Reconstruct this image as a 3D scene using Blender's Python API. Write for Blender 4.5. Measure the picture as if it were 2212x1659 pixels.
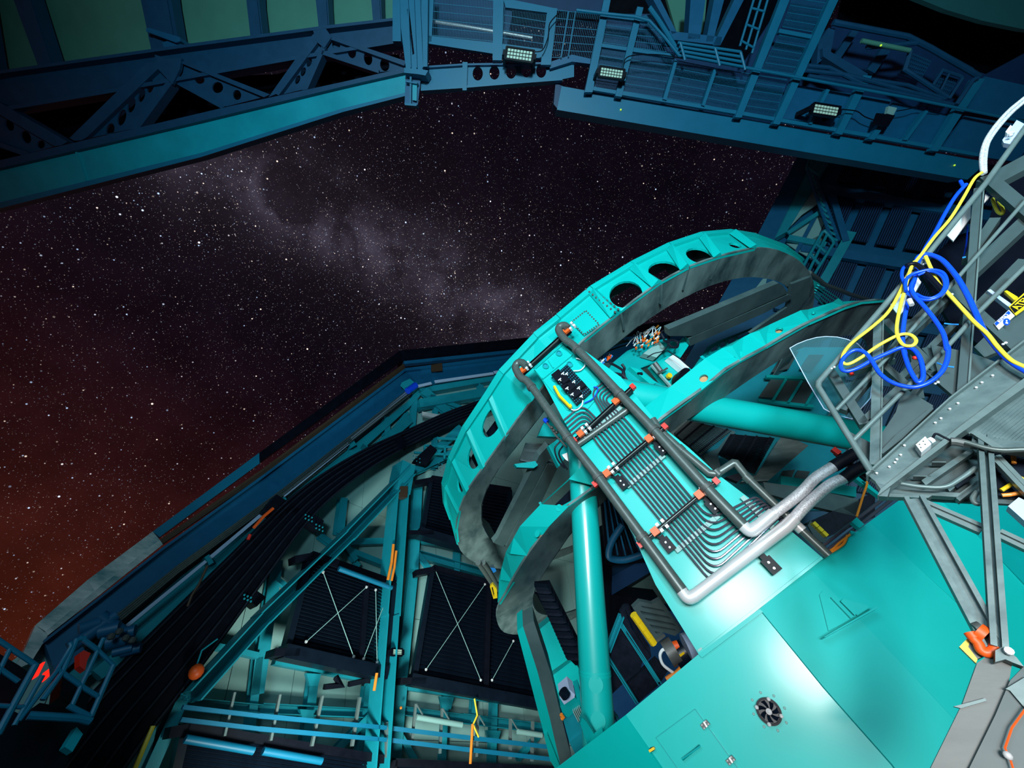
import bpy, math, random
from mathutils import Vector as V, Matrix, geometry, noise
random.seed(7)
C = bpy.context.scene.collection
for o in list(bpy.data.objects): bpy.data.objects.remove(o)
sc = bpy.context.scene
# ------------------------------------------------------------ camera
FPX, CU, CV = 860.0, 1106.0, 829.5
CAM = V((0, 0, 1.7)); SQ = math.sqrt(.5)
cd = bpy.data.cameras.new('camera'); cam = bpy.data.objects.new('camera', cd); C.objects.link(cam)
cd.sensor_width = 36; cd.lens = 36*FPX/2212; cd.clip_start = .05; cd.clip_end = 500
cam.location = CAM; cam.rotation_euler = (math.radians(135), 0, 0); sc.camera = cam
def c2w(v): return V((v[0], SQ*v[2]-SQ*v[1], SQ*v[2]+SQ*v[1]))     # right, up, forward -> world
def ray(u, v): return c2w(((u-CU)/FPX, -(v-CV)/FPX, 1))
# ------------------------------------------------------------ exposure, sky, lights
vs = sc.view_settings; vs.view_transform = 'Standard'; vs.look = 'None'; vs.gamma = 1; vs.exposure = 0
vs.use_curve_mapping = False
def make_world():
    w = bpy.data.worlds.new('night_sky'); sc.world = w; w.use_nodes = True
    nt = w.node_tree; N = nt.nodes; L = nt.links; N.clear()
    def nd(t, **k):
        n = N.new(t)
        for a, b in k.items(): setattr(n, a, b)
        return n
    def mth(op, a, b=None, c=None, clamp=False):
        n = nd('ShaderNodeMath', operation=op, use_clamp=clamp)
        for i, x in enumerate((a, b, c)):
            if x is None: continue
            if isinstance(x, (int, float)): n.inputs[i].default_value = x
            else: L.new(x, n.inputs[i])
        return n.outputs[0]
    def vm(op, a, b):
        n = nd('ShaderNodeVectorMath', operation=op)
        for i, x in enumerate((a, b)):
            if isinstance(x, (tuple, V)): n.inputs[i].default_value = tuple(x)
            else: L.new(x, n.inputs[i])
        return n.outputs['Value'] if op == 'DOT_PRODUCT' else n.outputs[0]
    def rng(x, a, b, c=0., d=1., s='SMOOTHSTEP'):
        n = nd('ShaderNodeMapRange', interpolation_type=s)
        L.new(x, n.inputs[0])
        for i, q in enumerate((a, b, c, d)): n.inputs[i+1].default_value = q
        return n.outputs[0]
    def col(fac, a, b, blend='MIX'):
        n = nd('ShaderNodeMix', data_type='RGBA', blend_type=blend)
        for i, x in ((0, fac), (6, a), (7, b)):
            if isinstance(x, (int, float)): n.inputs[i].default_value = x
            elif isinstance(x, tuple): n.inputs[i].default_value = (*x, 1)
            else: L.new(x, n.inputs[i])
        return n.outputs[2]
    tc = nd('ShaderNodeTexCoord').outputs['Generated']
    sep = nd('ShaderNodeSeparateXYZ'); L.new(tc, sep.inputs[0])
    z = sep.outputs[2]
    # milky way: a band about the great circle through two directions of the sky
    a = ray(560, 380).normalized(); b = ray(935, 600).normalized(); pole = a.cross(b).normalized()
    def noise_(scale, det, rough=.55, vec=tc, dist=0.):
        n = nd('ShaderNodeTexNoise'); L.new(vec, n.inputs['Vector'])
        n.inputs['Scale'].default_value = scale; n.inputs['Detail'].default_value = det
        n.inputs['Roughness'].default_value = rough; n.inputs['Distortion'].default_value = dist
        return n.outputs[0]
    n1 = noise_(3.1, 6); n2 = noise_(9, 8, .6); n3 = noise_(5.3, 7, .62, dist=.4)
    d = vm('DOT_PRODUCT', tc, pole)
    dw = mth('ADD', d, mth('MULTIPLY', mth('SUBTRACT', n1, .5), .16))
    core = mth('POWER', 2.718, mth('MULTIPLY', mth('MULTIPLY', dw, dw), -190.))
    wide = mth('POWER', 2.718, mth('MULTIPLY', mth('MULTIPLY', dw, dw), -22.))
    cloud = mth('MULTIPLY', core, rng(n2, .34, .68, .15, 1.))
    # coal sack: dark dust blot
    cs = ray(628, 400).normalized()
    dc = vm('DOT_PRODUCT', tc, cs)
    cs2 = ray(655, 445).normalized(); dc2 = vm('DOT_PRODUCT', tc, cs2)
    wob = mth('MULTIPLY', mth('SUBTRACT', n2, .5), .006)
    dust = mth('MAXIMUM', rng(mth('ADD', dc, wob), .9982, .9996), rng(mth('ADD', dc2, wob), .9990, .9998))
    lane = mth('MULTIPLY', rng(n3, .5, .66), .75)
    dark = mth('SUBTRACT', 1., mth('MAXIMUM', mth('MULTIPLY', dust, .85), lane), clamp=True)
    glow = mth('MULTIPLY', cloud, dark)
    hor = rng(z, -.05, .8, 1., 0., 'LINEAR')
    hor2 = mth('POWER', hor, 2.3)
    az = vm('DOT_PRODUCT', tc, V((-.80, .60, 0)))
    azf = rng(az, .1, 1., .12, 1.)
    base = col(mth('MULTIPLY', hor2, azf, clamp=True), (.0042, .0024, .0062), (.110, .017, .0035))
    mot = rng(n2, .3, .75, .7, 1.25)
    base = col(1., base, mot, 'MULTIPLY')
    bg = col(mth('MULTIPLY', wide, .55), base, (.0135, .0085, .0135))
    bg = col(1., bg, col(1., (.052, .046, .068), glow, 'MULTIPLY'), 'ADD')
    total = bg
    for S, r, br, thr, mw in ((42, .0021, 4.2, .30, 0), (74, .0016, 3.0, .2, .6), (118, .0012, 1.5, .1, 1.2), (215, .00085, .75, 0, 2.2), (340, .0006, .42, 0, 3.6)):
        vo = nd('ShaderNodeTexVoronoi', feature='F1'); L.new(tc, vo.inputs['Vector']); vo.inputs['Scale'].default_value = S
        dist = vo.outputs['Distance']
        spot = rng(dist, r*S, r*S*.25, 0., 1.)
        sp = nd('ShaderNodeSeparateColor'); L.new(vo.outputs['Color'], sp.inputs[0])
        rnd = mth('POWER', rng(sp.outputs[0], thr, 1., 0., 1., 'LINEAR'), 2.3)
        amp = mth('MULTIPLY', mth('MULTIPLY', spot, rnd), br)
        if mw: amp = mth('MULTIPLY', amp, mth('ADD', .55, mth('MULTIPLY', mth('ADD', glow, mth('MULTIPLY', wide, .35)), mw)))
        if mw: amp = mth('MULTIPLY', amp, mth('ADD', .35, mth('MULTIPLY', dark, .65)))
        hue = col(rng(sp.outputs[1], .25, .8, 0., 1., 'LINEAR'), (1., .80, .66), (.50, .68, 1.))
        total = col(1., total, col(1., hue, amp, 'MULTIPLY'), 'ADD')
    bgn = nd('ShaderNodeBackground'); L.new(total, bgn.inputs[0]); bgn.inputs[1].default_value = 1
    L.new(bgn.outputs[0], nd('ShaderNodeOutputWorld').inputs[0])
make_world()
def area_light(name, loc, target, size, power, color):
    ld = bpy.data.lights.new(name, 'AREA'); ld.energy = power; ld.color = color; ld.shape = 'DISK'; ld.size = size
    o = bpy.data.objects.new(name, ld); C.objects.link(o); o.location = loc
    o.rotation_euler = (V(target)-V(loc)).to_track_quat('-Z', 'Y').to_euler(); return o
def spot_light(name, loc, target, cone, blend, power, color, radius=.2):
    ld = bpy.data.lights.new(name, 'SPOT'); ld.energy = power; ld.color = color; ld.spot_size = math.radians(cone); ld.spot_blend = blend; ld.shadow_soft_size = radius
    o = bpy.data.objects.new(name, ld); C.objects.link(o); o.location = loc
    o.rotation_euler = (V(target)-V(loc)).to_track_quat('-Z', 'Y').to_euler(); return o
spot_light('work_light', (-1.7, -5.2, 1.0), (2.4, 4, 3.7), 64, .9, 3300, (1., .98, .95), .8)
spot_light('roof_fill_spot', (0, -6, 1.), (1.5, 1.5, 11), 105, .9, 6200, (.50, .88, 1.), .5)  # unseen upward spot added to light the gantry and truss
spot_light('wall_fill_spot', (-1.9, 6.6, .5), (-1.2, 13, 4.2), 140, .8, 1750, (.85, 1., .93), .5)  # unseen floor spot added to brighten the dome wall
area_light('fill_light', (-3, -4, 4), (0, 10, 4), 3, 260, (.5, .85, 1.))
# ------------------------------------------------------------ materials
MATS = {}
def mat(name, color, rough=.5, metal=0., var=.08, scale=4., bump=0., spec=.5, emit=None, alpha=None, color2=None, stretch=(1, 1, 1), coat=0.):
    m = bpy.data.materials.new(name); m.use_nodes = True; nt = m.node_tree; N = nt.nodes; L = nt.links
    b = N['Principled BSDF']; b.inputs['Roughness'].default_value = rough; b.inputs['Metallic'].default_value = metal
    b.inputs['Specular IOR Level'].default_value = spec; b.inputs['Coat Weight'].default_value = coat; b.inputs['Coat Roughness'].default_value = .17
    tc = N.new('ShaderNodeTexCoord'); mp = N.new('ShaderNodeMapping'); mp.inputs['Scale'].default_value = stretch
    L.new(tc.outputs['Object'], mp.inputs[0])
    nz = N.new('ShaderNodeTexNoise'); nz.inputs['Scale'].default_value = scale; nz.inputs['Detail'].default_value = 6
    nz.inputs['Roughness'].default_value = .6; L.new(mp.outputs[0], nz.inputs['Vector'])
    cr = N.new('ShaderNodeMapRange'); cr.inputs[1].default_value = .3; cr.inputs[2].default_value = .7; L.new(nz.outputs[0], cr.inputs[0])
    mx = N.new('ShaderNodeMix'); mx.data_type = 'RGBA'; L.new(cr.outputs[0], mx.inputs[0])
    c2 = color2 or tuple(min(1, c*(1+var)) for c in color)
    mx.inputs[6].default_value = (*[c*(1-var) if not color2 else c for c in color], 1); mx.inputs[7].default_value = (*c2, 1)
    L.new(mx.outputs[2], b.inputs['Base Color'])
    rr = N.new('ShaderNodeMapRange'); rr.inputs[3].default_value = max(0, rough-.07); rr.inputs[4].default_value = min(1, rough+.09)
    L.new(nz.outputs[0], rr.inputs[0]); L.new(rr.outputs[0], b.inputs['Roughness'])
    if bump:
        bp = N.new('ShaderNodeBump'); bp.inputs['Strength'].default_value = bump; bp.inputs['Distance'].default_value = .01
        L.new(nz.outputs[0], bp.inputs['Height']); L.new(bp.outputs[0], b.inputs['Normal'])
    if emit: b.inputs['Emission Color'].default_value = (*emit[:3], 1); b.inputs['Emission Strength'].default_value = emit[3]
    if alpha is not None: b.inputs['Alpha'].default_value = alpha
    MATS[name] = m; return m
mat('teal', (.001, .44, .41), .45, var=.03, scale=2., spec=.25, coat=.26)
mat('teal_gloss', (.001, .44, .41), .4, var=.02, scale=2., spec=.4, coat=1.)
mat('steel_dusk', (.002, .055, .13), .5, var=.1)  # truss and hatch steel, darkened in its colour for the dim roof
mat('teal_dim', (.001, .33, .33), .45, var=.05, spec=.2, coat=.3)  # darker copy of teal, dimness put into the colour
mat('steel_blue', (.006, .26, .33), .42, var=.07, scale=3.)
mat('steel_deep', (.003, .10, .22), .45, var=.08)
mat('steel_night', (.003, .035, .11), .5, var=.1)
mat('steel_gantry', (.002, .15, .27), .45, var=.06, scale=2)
mat('truss_web', (.002, .33, .42), .38, var=.15, scale=1.)  # lit tone of the truss steel
mat('panel', (.24, .42, .40), .55, var=.04, scale=1.5)
mat('panel_pale', (.30, .42, .55), .5, var=.04)
mat('roof_panel', (.07, .24, .18), .6, var=.12, scale=.8)
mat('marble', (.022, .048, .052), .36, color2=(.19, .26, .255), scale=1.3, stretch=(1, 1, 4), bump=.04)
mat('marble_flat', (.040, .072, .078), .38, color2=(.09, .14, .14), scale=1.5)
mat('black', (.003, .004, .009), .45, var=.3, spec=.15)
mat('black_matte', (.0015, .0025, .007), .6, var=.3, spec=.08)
mat('fabric_black', (.006, .009, .018), .5, spec=.25, var=.4, scale=8, bump=.4)
mat('slat_black', (.003, .007, .015), .35, var=.2, spec=.25)
mat('galv', (.050, .080, .085), .45, .3, color2=(.14, .19, .19), scale=5, bump=.05, stretch=(1, 1, 2))
mat('galv_rail', (.125, .17, .17), .38, .2, var=.12, scale=9)
mat('grey_plate', (.042, .066, .070), .5, var=.1)
mat('bare_metal', (.055, .06, .06), .5, .2, color2=(.12, .125, .12), scale=3, stretch=(1, 1, 4))
mat('pipe_grey', (.085, .105, .10), .36, .25, var=.12, scale=20)
mat('steel_shiny', (.75, .73, .74), .26, .3, var=.05)
mat('tube_steel', (.16, .14, .18), .16, .6, var=.05)
mat('braid', (.68, .67, .70), .35, .3, var=.35, scale=90, bump=.5)
mat('orange', (.85, .10, .01), .45)
mat('orange_cable', (.9, .25, .02), .45)
mat('yellow', (.80, .52, .01), .4)
mat('yellow_cable', (.90, .68, .05), .38)
mat('blue_cable', (.004, .06, .72), .3)
mat('blue_part', (.02, .25, .75), .4)
mat('white', (.80, .83, .85), .45, var=.04)
mat('white_cable', (.75, .78, .80), .4)
mat('lavender', (.42, .52, .72), .5, var=.05)
mat('tan', (.50, .27, .12), .5)
mat('brown', (.055, .028, .015), .6)
mat('red', (.7, .02, .01), .4)
mat('led', (.55, .72, .60), .3, emit=(.55, .8, .6, .12))
mat('red_lamp', (.6, .01, .01), .4, emit=(1., .02, .01, 1.2))
mat('spark', (.6, .8, .1), .4, emit=(.5, .8, .02, .8))
mat('foil', (.10, .30, .34), .22, .25, color2=(1., 1., .95), scale=1.6, bump=.5, stretch=(1, 1, 3))  # white streaks put the foil's highlights into its colour
mat('screen', (.02, .16, .17), .7, var=.08, scale=.6)
mat('concrete', (.05, .06, .065), .8, var=.15)
mat('acrylic', (.10, .30, .35), .12, alpha=.13, spec=.3)
# ------------------------------------------------------------ planes seen by pixels of the photograph
class Plane:
    def pick(s, pts): return s
    def __init__(s, p, n):
        s.n = V(n).normalized(); s.p = V(p)
        if s.n.dot(CAM-s.p) < 0: s.n = -s.n
    def at(s, u, v=None, off=0.):
        if v is None: u, v = u
        d = ray(u, v); k = s.n.dot(s.p+s.n*off-CAM)/s.n.dot(d); return CAM+d*k
def pdepth(u, v, d): return CAM+ray(u, v)*d
def plane3(a, b, c):
    a, b, c = (pdepth(*x) for x in (a, b, c)); return Plane(a, (b-a).cross(c-a))
AX = c2w((-.47466, .62791, .61679)).normalized()                     # optical axis of the telescope
CA = CAM+c2w((3.0782, -1.3835, 9.0211)); CB = CA-AX*1.5216
NF = V((-.41, -.88, -.22)); NF = (NF-AX*NF.dot(AX)).normalized(); TF = AX.cross(NF).normalized()
FACE = Plane(CA+NF*4.76, NF); RA = Plane(CA, AX); RA2 = Plane(CA+AX*.68, AX)
RB = Plane(CB, AX); RB2 = Plane(CB+AX*.28, AX)
WALL = Plane(CAM+ray(865, 1400)*10.2, (.74, -.67, 0))
class Bent:
    """the two-sided dome wall: the facet left of the corner and the one right of it"""
    def __init__(s, a, b): s.a, s.b = a, b; s.n = a.n; s.p = a.p
    def pick(s, pts):
        u = sum(p[0] for p in pts)/len(pts); v = sum(p[1] for p in pts)/len(pts)
        return s.b if u > 845+(1560-v)*.0325 else s.a
    def at(s, u, v=None, off=0.):
        if v is None: u, v = u
        return s.pick([(u, v)]).at(u, v, off)
W1 = WALL
_p, _q, _r = W1.at(845, 1560), W1.at(870, 790), pdepth(1150, 1500, 11)
W2 = Plane(_p, (_q-_p).cross(_r-_p)); WBEND = (_p, (_q-_p).normalized()); WALL = Bent(W1, W2)
ROOF = Plane(CAM+ray(1106, 100)*9.5, (0, -.45, -.9))
GALV = Plane(CAM+ray(2000, 800)*2.1, (-.55, -.83, 0))
FARR = plane3((1740, 340, 15), (1640, 560, 15), (2000, 600, 12.5))
def front(d, tilt=.0): return Plane(CAM+c2w((0, 0, d)), c2w((0, tilt, -1)))
# ------------------------------------------------------------ mesh builder
class MB:
    def __init__(s): s.v = []; s.f = []
    def add(s, vs_, fs):
        k = len(s.v); s.v += [V(x) for x in vs_]; s.f += [tuple(i+k for i in f) for f in fs]; return s
    def box(s, o, ex, ey, ez, a, b):
        P = [o+ex*x+ey*y+ez*z for z in (a[2], b[2]) for y in (a[1], b[1]) for x in (a[0], b[0])]
        return s.add(P, [(0, 2, 3, 1), (4, 5, 7, 6), (0, 1, 5, 4), (2, 6, 7, 3), (0, 4, 6, 2), (1, 3, 7, 5)])
    def prism(s, pts, vec):
        n = len(pts); P = list(pts)+[p+vec for p in pts]
        return s.add(P, [tuple(range(n)), tuple(range(2*n-1, n-1, -1))]+[(i, i+n, (i+1) % n+n, (i+1) % n) for i in range(n)])
    def holed(s, loops, vec):
        flat = [p for l in loops for p in l]; n = len(flat)
        tris = geometry.tessellate_polygon(loops)
        fs = [tuple(t) for t in tris]+[tuple(i+n for i in reversed(t)) for t in tris]; k = 0
        for l in loops:
            m = len(l); fs += [(k+i, k+i+n, k+(i+1) % m+n, k+(i+1) % m) for i in range(m)]; k += m
        return s.add(flat+[p+vec for p in flat], fs)
    def tube(s, path, r, n=10, caps=True):
        path = [V(p) for p in path]; m = len(path)
        if m < 2: return s
        t0 = (path[1]-path[0]).normalized(); up = t0.orthogonal().normalized(); rings = []; P = []
        for i, p in enumerate(path):
            a = (path[i]-path[i-1]).normalized() if i else t0
            b = (path[i+1]-path[i]).normalized() if i < m-1 else a
            t = (a+b); t = t.normalized() if t.length > 1e-6 else a
            up = (up-t*up.dot(t)).normalized(); w = t.cross(up)
            k = 1/max(.5, t.dot(a)); rr = r[i] if isinstance(r, (list, tuple)) else r
            bis = (b-a); 
            for j in range(n):
                q = 2*math.pi*j/n; d = up*math.cos(q)+w*math.sin(q)
                if bis.length > 1e-4:
                    bn = (bis-t*bis.dot(t)); 
                    if bn.length > 1e-6: bn.normalize(); d = d+bn*d.dot(bn)*(k-1)
                P.append(p+d*rr)
        fs = [(i*n+j, i*n+(j+1) % n, (i+1)*n+(j+1) % n, (i+1)*n+j) for i in range(m-1) for j in range(n)]
        if caps: fs += [tuple(range(n-1, -1, -1)), tuple((m-1)*n+j for j in range(n))]
        return s.add(P, fs)
    def wire(s, a, b, w, t, nrm):
        ex = (b-a); l = ex.length
        if l < 1e-6: return s
        ex.normalize(); ey = nrm.cross(ex).normalized()
        return s.box(a, ex, ey, nrm, (0, -w/2, -t/2), (l, w/2, t/2))
    def ball(s, c, r, sx=(1, 1, 1), n=10):
        P = []; m = n//2
        for i in range(1, m):
            for j in range(n):
                a = math.pi*i/m; b = 2*math.pi*j/n
                P.append(c+V((math.sin(a)*math.cos(b)*sx[0], math.sin(a)*math.sin(b)*sx[1], math.cos(a)*sx[2]))*r)
        fs = [(i*n+j, (i+1)*n+j, (i+1)*n+(j+1) % n, i*n+(j+1) % n) for i in range(m-2) for j in range(n)]
        k = len(P); P += [c+V((0, 0, r*sx[2])), c-V((0, 0, r*sx[2]))]
        fs += [(k, j, (j+1) % n) for j in range(n)]+[(k+1, (m-2)*n+(j+1) % n, (m-2)*n+j) for j in range(n)]
        return s.add(P, fs)
    def disc(s, c, nrm, r, h, n=20):
        ex = nrm.orthogonal().normalized(); ey = nrm.cross(ex)
        return s.prism([c+(ex*math.cos(2*math.pi*i/n)+ey*math.sin(2*math.pi*i/n))*r for i in range(n)], nrm*h)
    def build(s, name, m, parent=None, smooth=False, kind=None, label=None):
        if not s.v: return None
        lo = V([min(v[i] for v in s.v) for i in range(3)]); hi = V([max(v[i] for v in s.v) for i in range(3)])
        o0 = V(((lo.x+hi.x)/2, (lo.y+hi.y)/2, lo.z))
        me = bpy.data.meshes.new(name); me.from_pydata([v-o0 for v in s.v], [], s.f); me.update()
        me.materials.append(MATS[m])
        if smooth:
            me.polygons.foreach_set('use_smooth', [True]*len(me.polygons))
            try: me.set_sharp_from_angle(angle=math.radians(38))
            except Exception: pass
        o = bpy.data.objects.new(name, me); C.objects.link(o)
        if parent: o.parent = parent; o.location = o0-wpos(parent)
        else: o.location = o0
        if kind: o['kind'] = kind
        if label: o['label'] = label
        return o
def wpos(o):
    p = o.location.copy()
    while o.parent: o = o.parent; p += o.location
    return p
def tag(o, label, cat, group=None):
    o['label'] = label; o['category'] = cat
    if group: o['group'] = group
    return o
def thing(name, label, cat, loc, group=None, kind=None):
    o = bpy.data.objects.new(name, None); C.objects.link(o); o.location = loc; o.empty_display_size = .2
    if kind: o['kind'] = kind
    if label: tag(o, label, cat, group)
    return o
def struct(o): o['kind'] = 'structure'; return o
# shapes laid on a plane of the scene, outlined from what the photograph shows of them
def P2(pl, pts, off=0.): return [pl.at(u, v, off) for u, v in pts]
def plate(pl, pts, th=.03, off=0., holes=(), mb=None):
    pl = pl.pick(pts); m = mb or MB(); a = P2(pl, pts, off)
    if holes: m.holed([a]+[P2(pl, h, off) for h in holes], -pl.n*th)
    else: m.prism(a, -pl.n*th)
    return m
def ell(u, v, a, b, rot=0., n=20):
    c, s = math.cos(math.radians(rot)), math.sin(math.radians(rot))
    return [(u+a*math.cos(t)*c-b*math.sin(t)*s, v+a*math.cos(t)*s+b*math.sin(t)*c) for t in [2*math.pi*i/n for i in range(n)]]
def bar(pl, p, q, w, th=.1, off=0., prof='box', mb=None, fl=None, off2=None):
    """straight member of constant width w (pixels at its middle); prof box, I (flange to viewer) or C (open to viewer)"""
    pl = pl.pick([p, q]); m = mb or MB(); a = pl.at(*p, off); b = pl.at(*q, off if off2 is None else off2)
    du, dv = q[0]-p[0], q[1]-p[1]; k = math.hypot(du, dv); nu, nv = -dv/k*w/2, du/k*w/2
    mu, mv = (p[0]+q[0])/2, (p[1]+q[1])/2
    ex = (b-a).normalized(); n = (pl.n-ex*pl.n.dot(ex)).normalized(); ey = n.cross(ex)
    W = abs((pl.at(mu+nu, mv+nv, off)-pl.at(mu-nu, mv-nv, off)).dot(ey)); l = (b-a).length
    if prof == 'box': m.box(a, ex, ey, n, (0, -W/2, -th), (l, W/2, 0))
    else:
        f = fl or max(.012, min(.04, W*.1))
        if prof == 'I':
            m.box(a, ex, ey, n, (0, -W/2, -f), (l, W/2, 0)); m.box(a, ex, ey, n, (0, -f/2, -th+f), (l, f/2, -f))
            m.box(a, ex, ey, n, (0, -W/2, -th), (l, W/2, -th+f))
        else:
            m.box(a, ex, ey, n, (0, -W/2+f, -th), (l, W/2-f, -th+f))
            m.box(a, ex, ey, n, (0, -W/2, -th), (l, -W/2+f, 0)); m.box(a, ex, ey, n, (0, W/2-f, -th), (l, W/2, 0))
    return m
def smooth(pts, n=6, closed=False):
    out = []; N_ = len(pts)
    for i in range(N_-1):
        p0 = pts[max(i-1, 0)]; p1 = pts[i]; p2 = pts[i+1]; p3 = pts[min(i+2, N_-1)]
        for k in range(n):
            t = k/n
            out.append((p1*2+(p2-p0)*t+(p0*2-p1*5+p2*4-p3)*t*t+(p1*3-p0-p2*3+p3)*t*t*t)*.5)
    out.append(pts[-1]); return out
def fillet(pts, r, n=5):
    out = [pts[0]]
    for i in range(1, len(pts)-1):
        a = (pts[i-1]-pts[i]); b = (pts[i+1]-pts[i]); d = min(r, a.length*.49, b.length*.49)
        s, e = pts[i]+a.normalized()*d, pts[i]+b.normalized()*d
        for k in range(n+1):
            t = k/n; out.append(s*(1-t)**2+pts[i]*2*t*(1-t)+e*t*t)
    out.append(pts[-1]); return out
def z2p(o, s, pts): return [(o[0]+x/s, o[1]+y/s) for x, y in pts]
Z5 = lambda *p: z2p((1600, 330), 3.53, p)
Z7 = lambda *p: z2p((1650, 750), 3.687, p)
ZC = lambda *p: z2p((1280, 900), 3.687, p)
Z6 = lambda *p: z2p((1100, 480), 3.456, p)
ZA = lambda *p: z2p((900, 800), 3.318, p)
ZB = lambda *p: z2p((1050, 1200), 3.614, p)
ZD = lambda *p: z2p((1500, 1150), 3.107, p)
ZW = lambda *p: z2p((560, 1150), 3.26, p)
ZL = lambda *p: z2p((0, 1150), 3.26, p)
ZM = lambda *p: z2p((560, 700), 3.318, p)
ZN = lambda *p: z2p((100, 950), 3.687, p)
Z1 = lambda *p: z2p((0, 0), 2.989, p)
Z2 = lambda *p: z2p((700, 0), 3.687, p)
Z3 = lambda *p: z2p((1180, 0), 3.814, p)
Z4 = lambda *p: z2p((1650, 0), 3.936, p)
def tubepx(pl, pts, r, off=0., n=10, sm=0, fl=0., mb=None):
    P = P2(pl, pts, off)
    if sm: P = smooth(P, sm)
    if fl: P = fillet(P, fl)
    return (mb or MB()).tube(P, r, n)
def meshpanel(pl, q, off, name, parent, m, su=.045, sv=.15, w=.007):
    """woven wire panel: quad q (four pixel corners) on a plane, wires both ways"""
    a, b, c, d = P2(pl, q, off); mb = MB(); n = pl.n
    nu = max(3, int(((b-a).length+(c-d).length)/2/su)); nv = max(2, int(((d-a).length+(c-b).length)/2/sv))
    for i in range(nu+1): t = i/nu; mb.wire(a.lerp(b, t), d.lerp(c, t), w, w, n)
    for i in range(nv+1): t = i/nv; mb.wire(a.lerp(d, t), b.lerp(c, t), w*1.6, w*1.5, n)
    return mb.build(name, m, parent, kind='stuff')
#@@STRUCT
# ============================================================ SETTING: floor, dome shell
m = MB(); m.box(V((0, 6, 0)), V((1, 0, 0)), V((0, 1, 0)), V((0, 0, 1)), (-14, -14, -.2), (16, 22, 0)); struct(m.build('floor', 'concrete'))
# dome wall of white insulated panels below the slit, split into sheets with joints
wall = thing('wall_left', None, None, WALL.at(600, 1900), kind='structure')
edge = [(77, 1390), (560, 1036), (872, 808), (1160, 778), (1600, 730)]
def edge_v(u):
    for (a, b), (c, d) in zip(edge, edge[1:]):
        if u <= c: return b+(d-b)*(u-a)/(c-a)
    return edge[-1][1]
# sheets between joints, on both facets of the wall
B0, BD = WBEND; B0 = B0-BD*(B0.z/BD.z); H1 = V((.67, .742, 0)).normalized(); H2 = W2.n.cross(V((0, 0, 1))).normalized(); H2 = H2 if H2.x > 0 else -H2
def on_wall(s, z, off=0.):      # s metres along the wall from the corner, height z up its slope
    k = z/BD.z
    return B0+BD*k+(H1*s if s < 0 else H2*s)+(W1.n if s < 0 else W2.n)*off
def top_z(s):
    lo, hi = 0., 30.
    for _ in range(30):
        mid = (lo+hi)/2; p = on_wall(s, mid)-CAM
        f = p.dot(c2w((0, 0, 1))); u = CU+FPX*p.dot(c2w((1, 0, 0)))/f; v = CV-FPX*p.dot(c2w((0, 1, 0)))/f
        if f > 0 and v > edge_v(u): lo = mid
        else: hi = mid
    return lo
def sheet(s0, s1, n_):
    st = (s1-s0)/n_
    for k in range(n_):
        a0, a1 = s0+st*k, s0+st*(k+1); za, zb = top_z(a0+.01), top_z(a1-.01); z = 0.; t_ = min(za, zb)
        while t_ > .3:
            last = z+2.4 > t_-.6
            a, b = (za, zb) if last else (z+2.388, z+2.388)
            m = MB(); m.prism([on_wall(a0+.006, z), on_wall(a1-.006, z), on_wall(a1-.006, b), on_wall(a0+.006, a)], -(W1 if s0 < 0 else W2).n*.12)
            m.build('wall_panel', 'panel', wall)
            if last: break
            z += 2.4
sheet(-7.4, -.001, 6); sheet(.001, 18, 15)
for s0, s1 in ((-7.4, -.001), (.001, 18)):
    xs = [s0+(s1-s0)*k/8 for k in range(9)]; m = MB(); m.prism([on_wall(s0, 0, -.13), on_wall(s1, 0, -.13)]+[on_wall(x, top_z(x), -.13) for x in reversed(xs)], -(W1 if s0 < 0 else W2).n*.1); m.build('shell', 'steel_night', wall)
# far right part of the dome beyond the ring
fw = thing('wall_right', None, None, FARR.at(1850, 800), kind='structure')
plate(FARR, [(1800, 330), (2200, 360), (2230, 700), (2050, 1250), (1500, 1250), (1480, 780), (1637, 506), (1727, 330)], .2, -.35).build('shell', 'steel_deep', fw)
# roof above the slit at top left
rf = thing('ceiling', None, None, ROOF.at(400, 60, -1.2), kind='structure')
cols = [(-420, 195), (35-260, 177), (-60, 163), (100, 143), (230, 126), (355, 108), (460, 95), (553, 82), (695, 62), (813, 46), (900, 36)]
for (u0, v0), (u1, v1) in zip(cols, cols[1:]):
    k0 = (u0-792)/(v0-1240)
    def topu(u, v, vt): return u+(792-u)*(vt-v)/(1240-v)
    for va, vb in ((0, -190), (-190, -420)):
        b0 = (u0, v0+30) if va == 0 else (topu(u0, v0, va), va-2); b1 = (u1, v1+30) if va == 0 else (topu(u1, v1, va), va-2)
        t0 = (topu(u0, v0, vb), vb); t1 = (topu(u1, v1, vb), vb)
        plate(ROOF, [b0, b1, t1, t0], .08, -.9).build('roof_panel', 'roof_panel', rf)
for q in ([(304, 0), (370, 0), (391, 120), (331, 128)], [(25, -12), (67, -12), (117, 142), (84, 148)], [(532, 0), (559, 0), (569, 84), (542, 88)], [(682, 0), (708, 0), (712, 62), (689, 66)], [(802, 0), (823, 0), (825, 47), (806, 50)], [(-90, -10), (-40, -10), (-10, 165), (-40, 170)]):
    (a, b, c, d) = q; ku = (a[0]-d[0])*1.6; kv = -200
    pts = [(a[0]+ku*.7, kv), (b[0]+ku*.6, kv), b, c, d, a]
    m = plate(ROOF, pts, .3, -.45); w = (c[0]-d[0])*.16
    pts2 = [(a[0]+w, a[1]), (b[0]-w, b[1]), (c[0]-w, c[1]), (d[0]+w, d[1])]
    plate(ROOF, pts2, .04, -.41, mb=m); m.build('purlin', 'steel_dusk', rf)
m = plate(ROOF, [(315, 62), (322, 60), (388, 80), (390, 89), (380, 92), (316, 68)], .5, -.2)
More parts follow.
